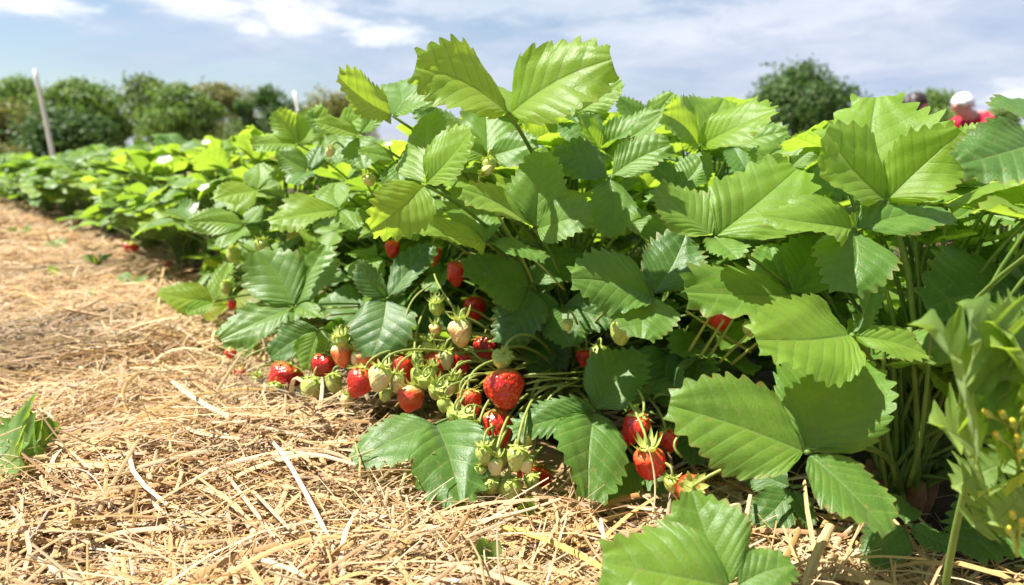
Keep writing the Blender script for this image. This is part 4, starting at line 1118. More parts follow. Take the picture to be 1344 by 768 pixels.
pr = N(nt, 'ShaderNodeMapRange'); setin(pr, From_Min=0.56, From_Max=0.68); lk.new(patch, pr.inputs[0])
c = mixc(nt, math_node(nt, 'MULTIPLY', pr.outputs[0], 0.45), c, (0.24, 0.15, 0.07))
bs = N(nt, 'ShaderNodeBsdfPrincipled'); lk.new(c, bs.inputs['Base Color']); setin(bs, Roughness=0.75)
bs.inputs['Specular IOR Level'].default_value = 0.25
bp = N(nt, 'ShaderNodeBump'); setin(bp, Strength=1.0, Distance=0.006); lk.new(h, bp.inputs['Height']); lk.new(bp.outputs[0], bs.inputs['Normal'])
o_ = N(nt, 'ShaderNodeOutputMaterial'); lk.new(bs.outputs[0], o_.inputs[0])
M['mat_straw'] = m
xs = np.concatenate([np.arange(-14, -3, 0.35), np.arange(-3, 1.2, 0.03)])
ys = np.concatenate([np.arange(-0.6, 3.2, 0.03), np.arange(3.2, 20, 0.35)])
def zs(X, Y):
    d = edge_dist(X, Y)
    z = hz(X, Y) - 0.012
    sink = np.clip((d - 0.05) / 0.10, 0, 1)
    z = z * (1 - sink) - 0.06 * sink
    return z
pth = put('straw_path', sheet('straw_path', xs, ys, zs, M['mat_straw']))
pth['kind'] = 'structure'

# loose straw: tens of thousands of split, bent stalks in one object
m, nt, nd, lk = mat('straw')
at = N(nt, 'ShaderNodeAttribute', attribute_type='GEOMETRY', attribute_name='tint')
tc = N(nt, 'ShaderNodeTexCoord')
mp = N(nt, 'ShaderNodeMapping'); mp.inputs['Scale'].default_value = (60, 1.5, 1); lk.new(tc.outputs['UV'], mp.inputs[0])
fib = noise_tex(nt, mp.outputs[0], 1.0, 3.0)
cc = mixc(nt, 0.35, at.outputs['Color'], ramp(nt, fib, [(0.3, (0.62, 0.60, 0.56)), (0.7, (1.25, 1.22, 1.15))]), 'MULTIPLY')
bs = N(nt, 'ShaderNodeBsdfPrincipled'); lk.new(cc, bs.inputs['Base Color']); setin(bs, Roughness=0.6)
bs.inputs['Specular IOR Level'].default_value = 0.25
tr = N(nt, 'ShaderNodeBsdfTranslucent'); lk.new(cc, tr.inputs[0])
mx = N(nt, 'ShaderNodeMixShader'); mx.inputs[0].default_value = 0.15
lk.new(bs.outputs[0], mx.inputs[1]); lk.new(tr.outputs[0], mx.inputs[2])
o_ = N(nt, 'ShaderNodeOutputMaterial'); lk.new(mx.outputs[0], o_.inputs[0])
M['straw'] = m
PAL = np.array([(0.60, 0.39, 0.175), (0.67, 0.475, 0.245), (0.51, 0.31, 0.125), (0.70, 0.56, 0.36), (0.38, 0.22, 0.095), (0.55, 0.40, 0.23), (0.58, 0.36, 0.14), (0.46, 0.36, 0.25)])
PW = np.array([.22, .2, .14, .14, .06, .1, .1, .04])

def straw_arrays(px, py, z0, L, W, ang, pitch, curve, col, seg=7):
    n = len(px)
    t = np.linspace(-0.5, 0.5, seg)[None, :]
    dx, dy = np.cos(ang)[:, None], np.sin(ang)[:, None]
    nx, ny = -dy, dx
    Ls = L[:, None]
    # arc sideways and up
    s = t * Ls
    side = curve[:, None] * Ls * (t * t * 4 - 1) * 0.25
    up = np.sin(pitch)[:, None] * s + rng.normal(0, 0.14, n)[:, None] * Ls * (t * t * 4 - 1) * 0.4
    cx = px[:, None] + dx * s * np.cos(pitch)[:, None] + nx * side
    cy = py[:, None] + dy * s * np.cos(pitch)[:, None] + ny * side
    cz = z0[:, None] + up
    ground = hz(cx, cy) - 0.008
    cz = np.maximum(cz, ground + 0.001)
    roll = rng.uniform(-0.9, 0.9, n)[:, None]
    w = W[:, None] * (1 - 0.25 * np.abs(t * 2) ** 3)
    ox, oy, oz = nx * np.cos(roll) * w, ny * np.cos(roll) * w, np.sin(roll) * w
    V3 = np.empty((n, seg, 3, 3), dtype=np.float64)
    hgt = (W * rng.uniform(0.25, 0.8, n))[:, None]
    for k, a in enumerate((-1, 0, 1)):
        V3[:, :, k, 0] = cx + ox * a - (0 if a else 1) * 0
        V3[:, :, k, 1] = cy + oy * a
        V3[:, :, k, 2] = cz + oz * a + (hgt if a == 0 else 0)
    verts = V3.reshape(-1, 3)
    base = (np.arange(n) * seg * 3)[:, None, None]
    q = []
    for i in range(seg - 1):
        for k in range(2):
            a = i * 3 + k
            q.append((a, a + 1, a + 4, a + 3))
    faces = (base + np.array(q)[None]).reshape(-1, 4)
    tint = np.repeat(np.concatenate([col, np.ones((n, 1))], 1), seg * 3, axis=0)
    uv = np.empty((n, seg, 3, 2))
    uv[..., 0] = np.array([0, .05, .1])[None, None, :] + rng.random(n)[:, None, None]
    uv[..., 1] = (t[0] * 1.0)[None, :, None] + rng.random(n)[:, None, None] * 9
    return verts, faces, tint, uv.reshape(-1, 2)

def fast_mesh(name, verts, faces, tint, uv, material):
    me = bpy.data.meshes.new(name)
    me.vertices.add(len(verts)); me.vertices.foreach_set('co', verts.astype(np.float32).ravel())
    nf = len(faces)
    me.loops.add(nf * 4); me.loops.foreach_set('vertex_index', faces.astype(np.int32).ravel())
    me.polygons.add(nf); me.polygons.foreach_set('loop_start', np.arange(0, nf * 4, 4, dtype=np.int32))
    me.update(calc_edges=True)
    me.materials.append(material)
    a = me.color_attributes.new('tint', 'FLOAT_COLOR', 'POINT'); a.data.foreach_set('color', tint.astype(np.float32).ravel())
    lay = me.uv_layers.new(name='UVMap'); lay.data.foreach_set('uv', uv[faces.ravel()].astype(np.float32).ravel())
    me.validate()
    return me

def scatter(n, y0, y1, xl, xr, dens, lmin, lmax, wmin, wmax, zmax, mess=0.22, dir0=None):
    out = [[], []]
    got = 0
    PX, PY = [], []
    while got < n:
        y = y0 * (y1 / y0) ** rng.random(n * 2)
        x = rng.uniform(-1, 1, n * 2) * (0.82 * y + 0.10)
        d = edge_dist(x, y)
        keep = (rng.random(n * 2) < np.clip(1 - (d - xr) / 0.22, 0, 1)) & (d > -3.2)
        x, y = x[keep], y[keep]
        PX.append(x); PY.append(y); got += len(x)
    px, py = np.concatenate(PX)[:n], np.concatenate(PY)[:n]
    # none lies over the leaves that rest on the straw
    Zc = CAM_H - hz(px, py) - 0.012
    f_ = py * cos(PITCH) + Zc * sin(PITCH)
    ux, uy = 672 + FPX * px / f_, 384 - FPX * (py * sin(PITCH) - Zc * cos(PITCH)) / f_
    ok = ~((ux > 985) & (edge_dist(px, py) > 0.03) & (rng.random(len(px)) < 0.8))
    for (qx, qy, qr) in ((515, 585, 62), (580, 600, 52), (600, 630, 40), (700, 575, 45), (770, 595, 52), (770, 630, 36), (668, 615, 50), (830, 620, 42), (870, 600, 60), (620, 545, 45), (905, 640, 28), (700, 510, 60)):
        ok &= (ux - qx) ** 2 + (uy - qy) ** 2 > qr * qr
    px, py = px[ok], py[ok]; n = len(px)
    k = rng.choice(len(PAL), n, p=PW / PW.sum())
    col = np.clip(PAL[k] * rng.uniform(0.66, 1.03, (n, 1)) + rng.normal(0, 0.012, (n, 3)), 0.03, 0.86)
    # trodden, damp and bleached patches
    damp = np.clip(np.sin(5.3 * px + 2.1 * py + 0.6) * np.sin(-3.7 * px + 6.1 * py + 1.9) * 1.6 - 0.45, 0, 1)[:, None]
    col = col * 0.94 + 0.06 * np.array([[0.62, 0.54, 0.42]])
    col = col * (1 - 0.36 * damp) * (1 - damp * 0.25) + damp * 0.25 * np.array([[0.24, 0.19, 0.13]])
    L = lmin + (lmax - lmin) * rng.random(n) ** 1.7
    W = (wmin + (wmax - wmin) * rng.random(n) ** 2.2) * 0.5
    ang = rng.uniform(0, 2 * pi, n)
    flow = rng.random(n) < 0.55
    ang = np.where(flow, rng.normal(0.25, 0.75, n), ang)
    z0 = hz(px, py) + zmax * rng.random(n) ** 1.6 * np.clip(0.35 - edge_dist(px, py) * 3.5, 0.35, 1.0)
    pitch = rng.normal(0, mess, n)
    curve = rng.normal(0, 0.55, n)
    return straw_arrays(px, py, z0, L, W, ang, pitch, curve, col)

batches = [scatter(20000, 0.36, 1.15, -3, 0.0, 1, 0.02, 0.19, 0.0010, 0.0046, 0.036),
           scatter(12000, 0.36, 1.4, -3, -0.02, 1, 0.02, 0.10, 0.0006, 0.0015, 0.042, 0.38),
           scatter(17000, 1.0, 2.6, -3, -0.02, 1, 0.03, 0.20, 0.0012, 0.0050, 0.034),
           scatter(900, 0.36, 1.8, -3, -0.03, 1, 0.05, 0.22, 0.0035, 0.0068, 0.042, 0.16),
           scatter(7000, 2.3, 7.0, -3, -0.02, 1, 0.05, 0.20, 0.003, 0.008, 0.035)]
vo, VS, FS, TS, US = 0, [], [], [], []
for v, f, t_, u in batches:
    VS.append(v); FS.append(f + vo); TS.append(t_); US.append(u); vo += len(v)
st = put('straw', fast_mesh('straw', np.concatenate(VS), np.concatenate(FS), np.concatenate(TS), np.concatenate(US), M['straw']))
tag(st, 'loose golden straw mulch strewn over the path beside the row', None, None, 'stuff')

# a few broad stalks one can tell apart
def stalk(pts, w, col, label, name='straw_stalk'):
    P3 = []
    for (x, y, z) in pts:
        d = ray(x, y); Yd = (z - CAM_H) / d.z
        P3.append(P(x, y, Yd))
    if len(P3) == 2:
        path = [P3[0].lerp(P3[1], i / 14) + V((0, 0, 0.004 * sin(i / 14 * pi))) for i in range(15)]
    else:
        path = bez(P3[0], P3[0].lerp(P3[1], .66), P3[2].lerp(P3[1], .66), P3[2], 16)
    vs, fs, uv, tn = [], [], [], []
    n = len(path); K = 7
    for i, p in enumerate(path):
        t = (path[min(i + 1, n - 1)] - path[max(i - 1, 0)]).normalized()
        s = t.cross(V((0, 0, 1))).normalized(); u = s.cross(t)
        node = 1 + (0.25 if i in (n // 3, 2 * n // 3) else 0)
        for k in range(K):
            a = pi * (1.12 * k / (K - 1) - 0.06)
            vs.append(p + (s * cos(a) + u * (sin(a) * 0.62)) * w * 0.5 * node)
            uv.append((k / K * .3, i / n)); j = random.uniform(0.86, 1.08) * (0.72 if k in (2,) else 1)
            tn.append((col[0] * j, col[1] * j, col[2] * j, 1))
    for i in range(n - 1):
        for k in range(K - 1):
            a = i * K + k
            fs.append((a, a + 1, a + K + 1, a + K))
    me = new_mesh(name, vs, fs, [M['straw']], None, uv, True, tn)
    o = put(name, me)
    tag(o, label, 'straw stalk', 'broad straw stalks')
stalk([(500, 676, .022), (462, 775, .016)], .0060, (.70, .58, .36), 'broad pale split straw stalk pointing straight up the slope at the lower middle')
stalk([(556, 650, .03), (615, 720, .03), (640, 775, .02)], .0050, (.62, .42, .22), 'brownish straw stalk crossing behind the green seedling, below the low leaves')
stalk([(480, 690, .03), (620, 700, .040), (735, 655, .045)], .0030, (.74, .56, .34), 'thin tan straw arching below the low bunch of green berries')
stalk([(770, 680, .02), (838, 650, .035)], .0060, (.46, .24, .08), 'rusty brown straw stalk under the drooping pleated leaf')
stalk([(800, 660, .03), (910, 685, .035), (990, 655, .03)], .0034, (.72, .58, .38), 'pale curved straw lying in front of the shiny red berry')
stalk([(1052, 780, .025), (1090, 690, .045)], .0065, (.58, .42, .22), 'folded tan straw blade standing at the foot of the right plant')
stalk([(846, 705, .02), (872, 650, .045), (850, 585, .080)], .0014, (.66, .50, .28), 'upright thin straw standing before the shiny red berry')
stalk([(985, 650, .04), (972, 730, .015)], .0032, (.66, .48, .28), 'short reddish straw stub beside the notched leaflet in the shade')
stalk([(655, 690, .035), (790, 745, .035)], .0050, (.66, .55, .14), 'yellow green fresh stalk lying in the straw at the lower middle')
stalk([(200, 597, .025), (300, 578, .025)], .0050, (.72, .52, .24), 'golden stalk lying level in the straw left of the middle')
stalk([(310, 600, .025), (395, 680, .025)], .0046, (.66, .54, .37), 'whitish diagonal straw on the open straw at the left')
stalk([(860, 690, .02), (925, 655, .04)], .0050, (.52, .36, .18), 'brown straw leaning under the plants right of the rusty one')
stalk([(370, 545, .02), (300, 480, .03)], .0042, (.64, .50, .31), 'pale straw sticking out from under the left fruit toward the path')

# ------------------------------------------------------------------ weeds and seedlings
M['weed'] = leaf_material('weed_leaf', 0.5, 0.45, (0.05, 0.12, 0.03), (0.11, 0.22, 0.04), (0.24, 0.36, 0.08))
M['weed_stem'] = simple_mat('weed_stem', (0.16, 0.25, 0.05), (0.26, 0.36, 0.09), 40, 0.5, 0.2, (0.4, 0.55, 0.06))
M['bud'] = simple_mat('yellow_bud', (0.55, 0.42, 0.02), (0.62, 0.55, 0.05), 90, 0.6)
M['bud_green'] = simple_mat('bud_green', (0.20, 0.30, 0.05), (0.34, 0.42, 0.06), 90, 0.6)

def lobed_leaf(L, W, seed, lobes=5):
    """ragged pinnately lobed blade along +Y"""
    rs = random.Random(seed)
    n = lobes * 10
    vs, fs, uv = [], [], []
    for s in (1, -1):
        b = len(vs)
        ph = rs.uniform(0, .3)
        for i in range(n + 1):
            t = i / n
            lob = abs(sin(pi * (t * lobes + ph)))
            w = W * (0.24 + 0.76 * lob ** 0.6) * (0.45 + 0.55 * sin(pi * min(1, t * 0.8 + 0.15))) * (1 - 0.8 * t ** 5)
            w *= 1 + 0.13 * sin(t * lobes * pi * 4 + seed) 
            for j in range(4):
                v = j / 3
                y = t * L + v * w * 0.12
                z = 0.10 * L * sin(3.0 * t + s) * v + 0.12 * w * v * v + 0.10 * L * sin(2.2 * t) + 0.015 * L * sin(14 * t + seed) * v
                vs.append((s * v * w, y, z)); uv.append((0.5 + 0.4 * s * v, 0.05 + 0.0 * t))
        for i in range(n):
            for j in range(3):
                a = b + i * 4 + j
                q = (a, a + 1, a + 5, a + 4)
                fs.append(q if s > 0 else q[::-1])
    return new_mesh('weed_leaf', vs, fs, [M['weed']], None, uv)

def weed(root, stem_pts, leaves, buds, label, rad=0.004):
    e = empty('weed', root); tag(e, label, 'weed')
    r0 = V(root)
    mb = MB()
    path = bez(*[p - r0 for p in stem_pts], 12)
    mb.add(*tube(path, [rad * (1.1 - 0.6 * i / 12) for i in range(13)], 7))
    put('stem', mb.mesh('stem', [M['weed_stem']]), e)
    for i, (p, d, nh, L, W, tone) in enumerate(leaves):
        o = put('weed_leaf', lobed_leaf(1.0, W / L, i + 3), e, frame(p - r0, d, nh, L, L, L)); o['tone'] = tone
    rs = random.Random(5)
    for p, q in buds:
        mb = MB()
        mb.add(*tube([q - r0, q.lerp(p, .5) - r0 + V((0, 0, .003)), p - r0], .0009, 5), 1)
        a = (p - q).normalized()
        prof = [(0, .0010), (.002, .0020), (.005, .0018), (.007, .0015)]
        mb.add(*tube([p - r0 + a * t for t, _ in prof], [r for _, r in prof], 8), 1)
        mb.add(*tube([p - r0 + a * t for t in (.0066, .0080, .0086)], [.0015, .0012, .0004], 8), 0)
        put('flower_bud', mb.mesh('flower_bud', [M['bud'], M['bud_green']]), e)
YW = 0.34
wr = P(1250, 700, 0.42); wr.z = 0.0
top = P(1330, 470, YW)
leaves = []
for i, (x, y, tx, ty, L) in enumerate([(1300, 560, 1190, 430, .06), (1310, 530, 1250, 400, .05), (1290, 600, 1215, 560, .05), (1320, 500, 1360, 400, .05), (1300, 640, 1360, 590, .05), (1290, 650, 1330, 700, .05),
                                       (1320, 560, 1262, 480, .05), (1310, 610, 1250, 640, .045), (1335, 520, 1300, 460, .05), (1330, 600, 1290, 560, .045), (1275, 690, 1330, 650, .05), (1340, 560, 1310, 620, .05), (1345, 640, 1300, 690, .05),
                                       (1350, 460, 1285, 425, .05), (1340, 480, 1330, 560, .05)]):
    a, b = P(x, y, YW + 0.012 * (i % 3)), P(tx, ty, YW - 0.01 + 0.01 * (i % 4))
    d = b - a
    leaves.append((a, d, V((0.2 * (-1) ** i, -0.7, 0.7)), d.length * 1.0, d.length * (0.50 + 0.06 * (i % 3)), 0.62 + 0.09 * (i % 5)))
buds = []
for i, (x, y) in enumerate([(1318, 548), (1330, 560), (1312, 575), (1338, 600), (1300, 546), (1340, 690), (1326, 700), (1335, 580), (1344, 545), (1330, 680)]):
    p = P(x, y, YW - 0.015); buds.append((p, P(1335, y + 30, YW)))
weed(wr, [wr, P(1262, 620, 0.38), P(1290, 560, 0.37), top], leaves, buds, 'ragged leaved weed with tiny yellow buds and a thick pale stem at the right border', 0.0023)
# weed lying on the straw at the left border
def Gd(x, y, z=0.012):
    d = ray(x, y); return P(x, y, (z - CAM_H) / d.z)
wr = Gd(-40, 600)
leaves = []
for i, (x, y, tx, ty) in enumerate(((-10, 600, 80, 562), (-20, 580, 62, 590), (-10, 590, 34, 552), (-10, 610, 40, 612), (20, 590, 72, 575), (5, 600, 28, 575))):
    a, b = Gd(x, y, .035), Gd(tx, ty, .050)
    leaves.append((a, b - a, V((0.2 * (-1) ** i, -.6, .8)), (b - a).length, (b - a).length * .46, .35 + .1 * i))
weed(wr, [wr, Gd(-20, 595, .03), Gd(0, 590, .03), Gd(40, 570, .04)], leaves, [], 'wilted green weed lying on the straw at the left border', 0.002)

def seedling(px, py, size_px, label, n=2, up=0.7):
    c = Gd(px, py, 0.012)
    e = empty('seedling', c); tag(e, label, 'seedling', 'green seedlings in the straw')
    L = size_px * c.y / FPX
    rs = random.Random(px)
    mb = MB(); mb.add(*tube([V((0, 0, -.012)), V((0, 0, 0.004)), V((0.002, 0, .01))], .0011, 6))
    put('stem', mb.mesh('stem', [M['weed_stem']]), e)
    for i in range(n):
        a = rs.uniform(0, 6.28) + i * 2 * pi / n
        d = V((cos(a) * (1 - up), sin(a) * (1 - up) * 0.5, up))
        vs, fs, uv = [], [], []
        for k in range(9):
            t = k / 8
            w = 0.26 * sin(pi * (0.05 + 0.9 * t)) ** 0.8
            for s in (-1, -.5, 0, .5, 1):
                vs.append((s * w, t, 0.25 * w * s * s + 0.10 * sin(2.5 * t))); uv.append((0.5 + 0.4 * s, .05))
        for k in range(8):
            for s in range(4):
                q = k * 5 + s; fs.append((q, q + 1, q + 6, q + 5))
        o = put('seedling_leaf', new_mesh('seedling_leaf', vs, fs, [M['weed']], None, uv), e, frame((0.001, 0, .008), d, (-d.x * .5, -.6, .5), L, L, L)); o['tone'] = rs.uniform(.5, .8)
for s in ((640, 770, 62, 'pale green seedling with a tall leaf, lower middle of the straw', 3, .8), (688, 690, 46, 'bright green seedling leaf directly below the low green berries', 2, .55),
          (402, 772, 36, 'pair of small seed leaves at the bottom border of the straw', 2, .6), (285, 542, 26, 'small seedling in the straw left of the round pale green berry', 2, .35),
          (76, 368, 18, 'single dark green sprout on the far straw', 2, .5), (172, 380, 26, 'sprawling green sprouts at the straw edge left of the yellow green leaf', 5, .3),
          (75, 330, 18, 'faint green sprout farther up the path', 4, .3), (212, 410, 18, 'thin upright sprout under the yellow green leaf', 2, .8), (120, 395, 14, 'tiny green sprout beside the dropped pinkish berry', 3, .3),
          (130, 350, 22, 'low green sprig in the straw beside the bend of the row', 5, .35), (228, 440, 18, 'green sprig at the straw edge below the yellow green leaf', 4, .4), (30, 315, 20, 'green tuft on the far left of the path', 6, .4),
          (60, 540, 14, 'tiny green sprout above the wilted weed', 2, .3)):
    seedling(*s)
# ------------------------------------------------------------------ trees, posts, pickers
M['bark'] = simple_mat('bark', (0.09, 0.065, 0.045), (0.20, 0.155, 0.11), 6, 0.9, bump=0.02, stretch=(1, 1, .2))
M['weathered'] = simple_mat('weathered_wood', (0.60, 0.54, 0.46), (0.76, 0.71, 0.63), 8, 0.8, bump=0.004, stretch=(3, 3, .3))
def tree_mat(name, c0, c1, tr):
    m, nt, nd, lk = mat(name)
    g_ = N(nt, 'ShaderNodeNewGeometry')
    col = mixc(nt, g_.outputs['Random Per Island'], c0, c1)
    bs = N(nt, 'ShaderNodeBsdfPrincipled'); lk.new(col, bs.inputs['Base Color']); setin(bs, Roughness=0.55)
    bs.inputs['Specular IOR Level'].default_value = 0.3
    t = N(nt, 'ShaderNodeBsdfTranslucent'); t.inputs[0].default_value = (*tr, 1)
    mx = N(nt, 'ShaderNodeMixShader'); mx.inputs[0].default_value = 0.4
    lk.new(bs.outputs[0], mx.inputs[1]); lk.new(t.outputs[0], mx.inputs[2])
    o = N(nt, 'ShaderNodeOutputMaterial'); lk.new(mx.outputs[0], o.inputs[0])
    return m
M['t_green'] = tree_mat('crown_green', (0.11, 0.19, 0.045), (0.22, 0.30, 0.08), (0.18, 0.30, 0.04))
M['t_dark'] = tree_mat('crown_dark', (0.065, 0.12, 0.032), (0.125, 0.195, 0.055), (0.07, 0.15, 0.03))
M['t_olive'] = tree_mat('crown_olive', (0.19, 0.21, 0.07), (0.34, 0.34, 0.13), (0.22, 0.22, 0.05))
M['t_pale'] = tree_mat('crown_pale', (0.10, 0.155, 0.045), (0.20, 0.26, 0.085), (0.16, 0.24, 0.05))

def tree(px0, px1, ytop, Y, material, label, seed, bottom=0.18, name='tree', cat='tree', leaf=0.34, n=6000, gaps=0.0, lobes=34, group='trees along the far field edge'):
    rs = np.random.default_rng(seed)
    c = P((px0 + px1) / 2, HORIZON, Y); c.z = -0.03
    Wd = (px1 - px0) * Y / FPX
    H = CAM_H + (HORIZON - ytop) * Y / FPX
    e = empty(name, c); tag(e, label, cat, group)
    zb = H * bottom
    # lobes of the crown
    L = []
    for k in range(lobes):
        a = rs.uniform(0, 2 * pi); q = rs.random() ** 0.55
        zz = rs.uniform(0, 1)
        env = sqrt(max(0.05, 1 - (2 * max(zz, 0.32) - 0.75) ** 2 * 0.66))
        r = Wd * 0.5 * env * q * 0.92
        L.append((r * cos(a), r * sin(a), zb + (H - zb) * (0.10 + 0.80 * zz), Wd * rs.uniform(0.09, 0.24)))
    L.append((0, 0, H - Wd * .13, Wd * .13))
    L = np.array(L)
    k = rs.integers(0, len(L), n)
    d = rs.normal(size=(n, 3)); d /= np.linalg.norm(d, axis=1)[:, None]
    rr = L[k, 3] * (0.55 + 0.5 * rs.random(n) ** 0.5) * (1 + 0.30 * rs.normal(size=n) * (rs.random(n) < .35))
    p = L[k, :3] + d * rr[:, None] * np.array([1, 1, 0.85])
    p[:, 2] = np.clip(p[:, 2], zb * 0.7, None)
    nrm = d + rs.normal(0, 0.55, (n, 3)); nrm /= np.linalg.norm(nrm, axis=1)[:, None]
    t = np.cross(nrm, rs.normal(size=(n, 3))); t /= np.linalg.norm(t, axis=1)[:, None]
    b = np.cross(nrm, t)
    s = leaf * rs.uniform(0.6, 1.3, n)[:, None]
    v = np.stack([p - t * s * .5, p + b * s * .32 + t * s * .05, p + t * s * .55, p - b * s * .32 + t * s * .05], 1).reshape(-1, 3)
    f = np.arange(n * 4).reshape(-1, 4)
    put('crown', fast_mesh('crown', v, f, np.ones((n * 4, 4)), np.zeros((n * 4, 2)), material), e)
    mb = MB()
    th = max(0.10, Wd * 0.035)
    mb.add(*tube([V((0, 0, -.1)), V((th * .3, 0, zb * .6)), V((0, 0, zb)), V((-th * .5, 0, H * .55)), V((0, th, H * .8))], [th * 1.25, th, th * .9, th * .5, th * .15], 9))
    for j in range(7):
        l = L[rs.integers(0, len(L))]
        z0 = rs.uniform(zb * .8, H * .55)
        q = V((l[0], l[1], l[2]))
        mb.add(*tube([V((0, 0, z0)), V((0, 0, z0)).lerp(q, .5) + V((0, 0, .2)), q], [th * .45, th * .28, th * .08], 6))
    put('trunk', mb.mesh('trunk', [M['bark']]), e)

tree(-66, 52, 136, 46, M['t_olive'], 'olive brown tree at the left end of the tree line', 1, .05)
tree(-10, 86, 110, 55, M['t_green'], 'green tree directly behind the leaning pole', 2, .08)
tree(58, 168, 105, 52, M['t_green'], 'tall broad green tree right of the leaning pole', 3, .08, n=8000)
tree(34, 150, 152, 44, M['t_dark'], 'lower dark green tree in front of the two beside the leaning pole', 13, .02)
tree(158, 250, 105, 58, M['t_pale'], 'thin pale green tree with sky showing through its crown', 4, .16, n=3800)
tree(192, 292, 113, 50, M['t_green'], 'rounded green tree in front of the thin pale one', 5, .08)
tree(240, 338, 111, 62, M['t_olive'], 'yellowish olive tree right of the rounded green one', 6, .05)
tree(308, 402, 120, 54, M['t_dark'], 'dark green tree right of the yellowish olive one', 7, .05)
tree(384, 500, 128, 64, M['t_olive'], 'low olive tree mostly hidden by the pale top leaves left of the tallest plant', 8, .05)
tree(290, 335, 165, 48, M['t_pale'], 'pale bushy shrub below the dark green tree', 9, 0.0, 'bush', 'bush', .2, 1500)
tree(120, 175, 176, 60, M['t_dark'], 'low dark bush in the gap of the tree line', 10, 0.0, 'bush', 'bush', .2, 1500)
tree(-20, 30, 190, 40, M['t_olive'], 'brownish low bush under the olive brown tree', 12, 0.0, 'bush', 'bush', .2, 1200)
tree(966, 1116, 94, 44, M['t_dark'], 'round dark tree standing alone above the rows', 21, .0, n=14000, lobes=44, leaf=.30)
tree(1170, 1262, 124, 60, M['t_green'], 'green tree behind the two pickers', 22, .05)
tree(1275, 1330, 142, 70, M['t_green'], 'small green tree right of the picker in red', 23, .05)
tree(1105, 1180, 150, 75, M['t_dark'], 'distant dark tree behind the pale upright leaf', 24, .05)

def post(x0, y0, x1, y1, Y, r, label):
    a, b = P(x0, y0, Y), P(x1, y1, Y + .2)
    d = b - a
    a = a - d * (a.z / d.z)                     # foot on the ground
    e = a.copy()
    mb = MB()
    n = 12
    pts = [a.lerp(b, i / n) - e for i in range(n + 1)]
    pts[0] -= d * 0.03
    v, f = tube(pts, [r * (1.12 - 0.25 * i / n) * (1 + 0.03 * sin(i * 2.2)) for i in range(n + 1)], 12)
    mb.add(v, f)
    mb.add(*tube([pts[-1], pts[-1] + d.normalized() * r * .5, pts[-1] + d.normalized() * r * .8], [r * .87, r * .6, r * .1], 12))
    o = put('pole', mb.mesh('pole', [M['weathered']]), None, None, e)
    tag(o, label, 'pole')
post(72, 217, 46, 92, 13.0, 0.036, 'leaning pale wooden pole rising past the trees at the left')
post(392, 150, 386, 121, 12.0, 0.024, 'top of a thin pale pole just left of the pale top leaves')

# pickers: one continuous skinned body each, in a squat
M['skin'] = simple_mat('skin', (0.55, 0.30, 0.22), (0.64, 0.37, 0.28), 9, 0.5)
M['white_hair'] = simple_mat('white_hair', (0.70, 0.68, 0.66), (0.82, 0.81, 0.80), 60, 0.7)
M['dark_hair'] = simple_mat('dark_hair', (0.018, 0.012, 0.010), (0.045, 0.030, 0.022), 60, 0.45)
M['red_cloth'] = simple_mat('red_cloth', (0.38, 0.012, 0.035), (0.48, 0.02, 0.05), 25, 0.8)
M['navy_cloth'] = simple_mat('navy_cloth', (0.012, 0.015, 0.028), (0.03, 0.035, 0.055), 25, 0.8)
M['denim'] = simple_mat('denim', (0.05, 0.07, 0.13), (0.09, 0.12, 0.20), 30, 0.85)
M['shoe'] = simple_mat('shoe', (0.05, 0.04, 0.035), (0.10, 0.08, 0.06), 20, 0.6)
M['eye'] = simple_mat('eye', (0.03, 0.02, 0.015), (0.06, 0.04, 0.03), 20, 0.2)

def skin_mesh(name, verts, edges, radii, material, root=0, levels=2):
    me = bpy.data.meshes.new(name)
    me.from_pydata([tuple(v) for v in verts], edges, [])
    o = bpy.data.objects.new('tmp_skin', me)
    COL.objects.link(o)
    md = o.modifiers.new('skin', 'SKIN')
    for i, r in enumerate(radii):
        sv = me.skin_vertices[0].data[i]
        sv.radius = (r, r) if not hasattr(r, '__len__') else r
        sv.use_root = (i == root)
    sb = o.modifiers.new('sub', 'SUBSURF'); sb.levels = levels; sb.render_levels = levels
    dg = bpy.context.evaluated_depsgraph_get()
    out = bpy.data.meshes.new_from_object(o.evaluated_get(dg))
    bpy.data.objects.remove(o)
    out.name = name
    out.materials.clear(); out.materials.append(material)
    out.polygons.foreach_set('use_smooth', [True] * len(out.polygons))
    return out

def ellipsoid(c, r, nu=18, nv=12, a0=0.0, a1=pi):
    vs, fs = [], []
    for j in range(nv + 1):
        a = a0 + (a1 - a0) * j / nv
        for i in range(nu):
            p = 2 * pi * i / nu
            vs.append(V((c[0] + r[0] * sin(a) * cos(p), c[1] + r[1] * sin(a) * sin(p), c[2] + r[2] * cos(a))))
    for j in range(nv):
        for i in range(nu):
            fs.append((j * nu + i, (j + 1) * nu + i, (j + 1) * nu + (i + 1) % nu, j * nu + (i + 1) % nu))
    return vs, fs

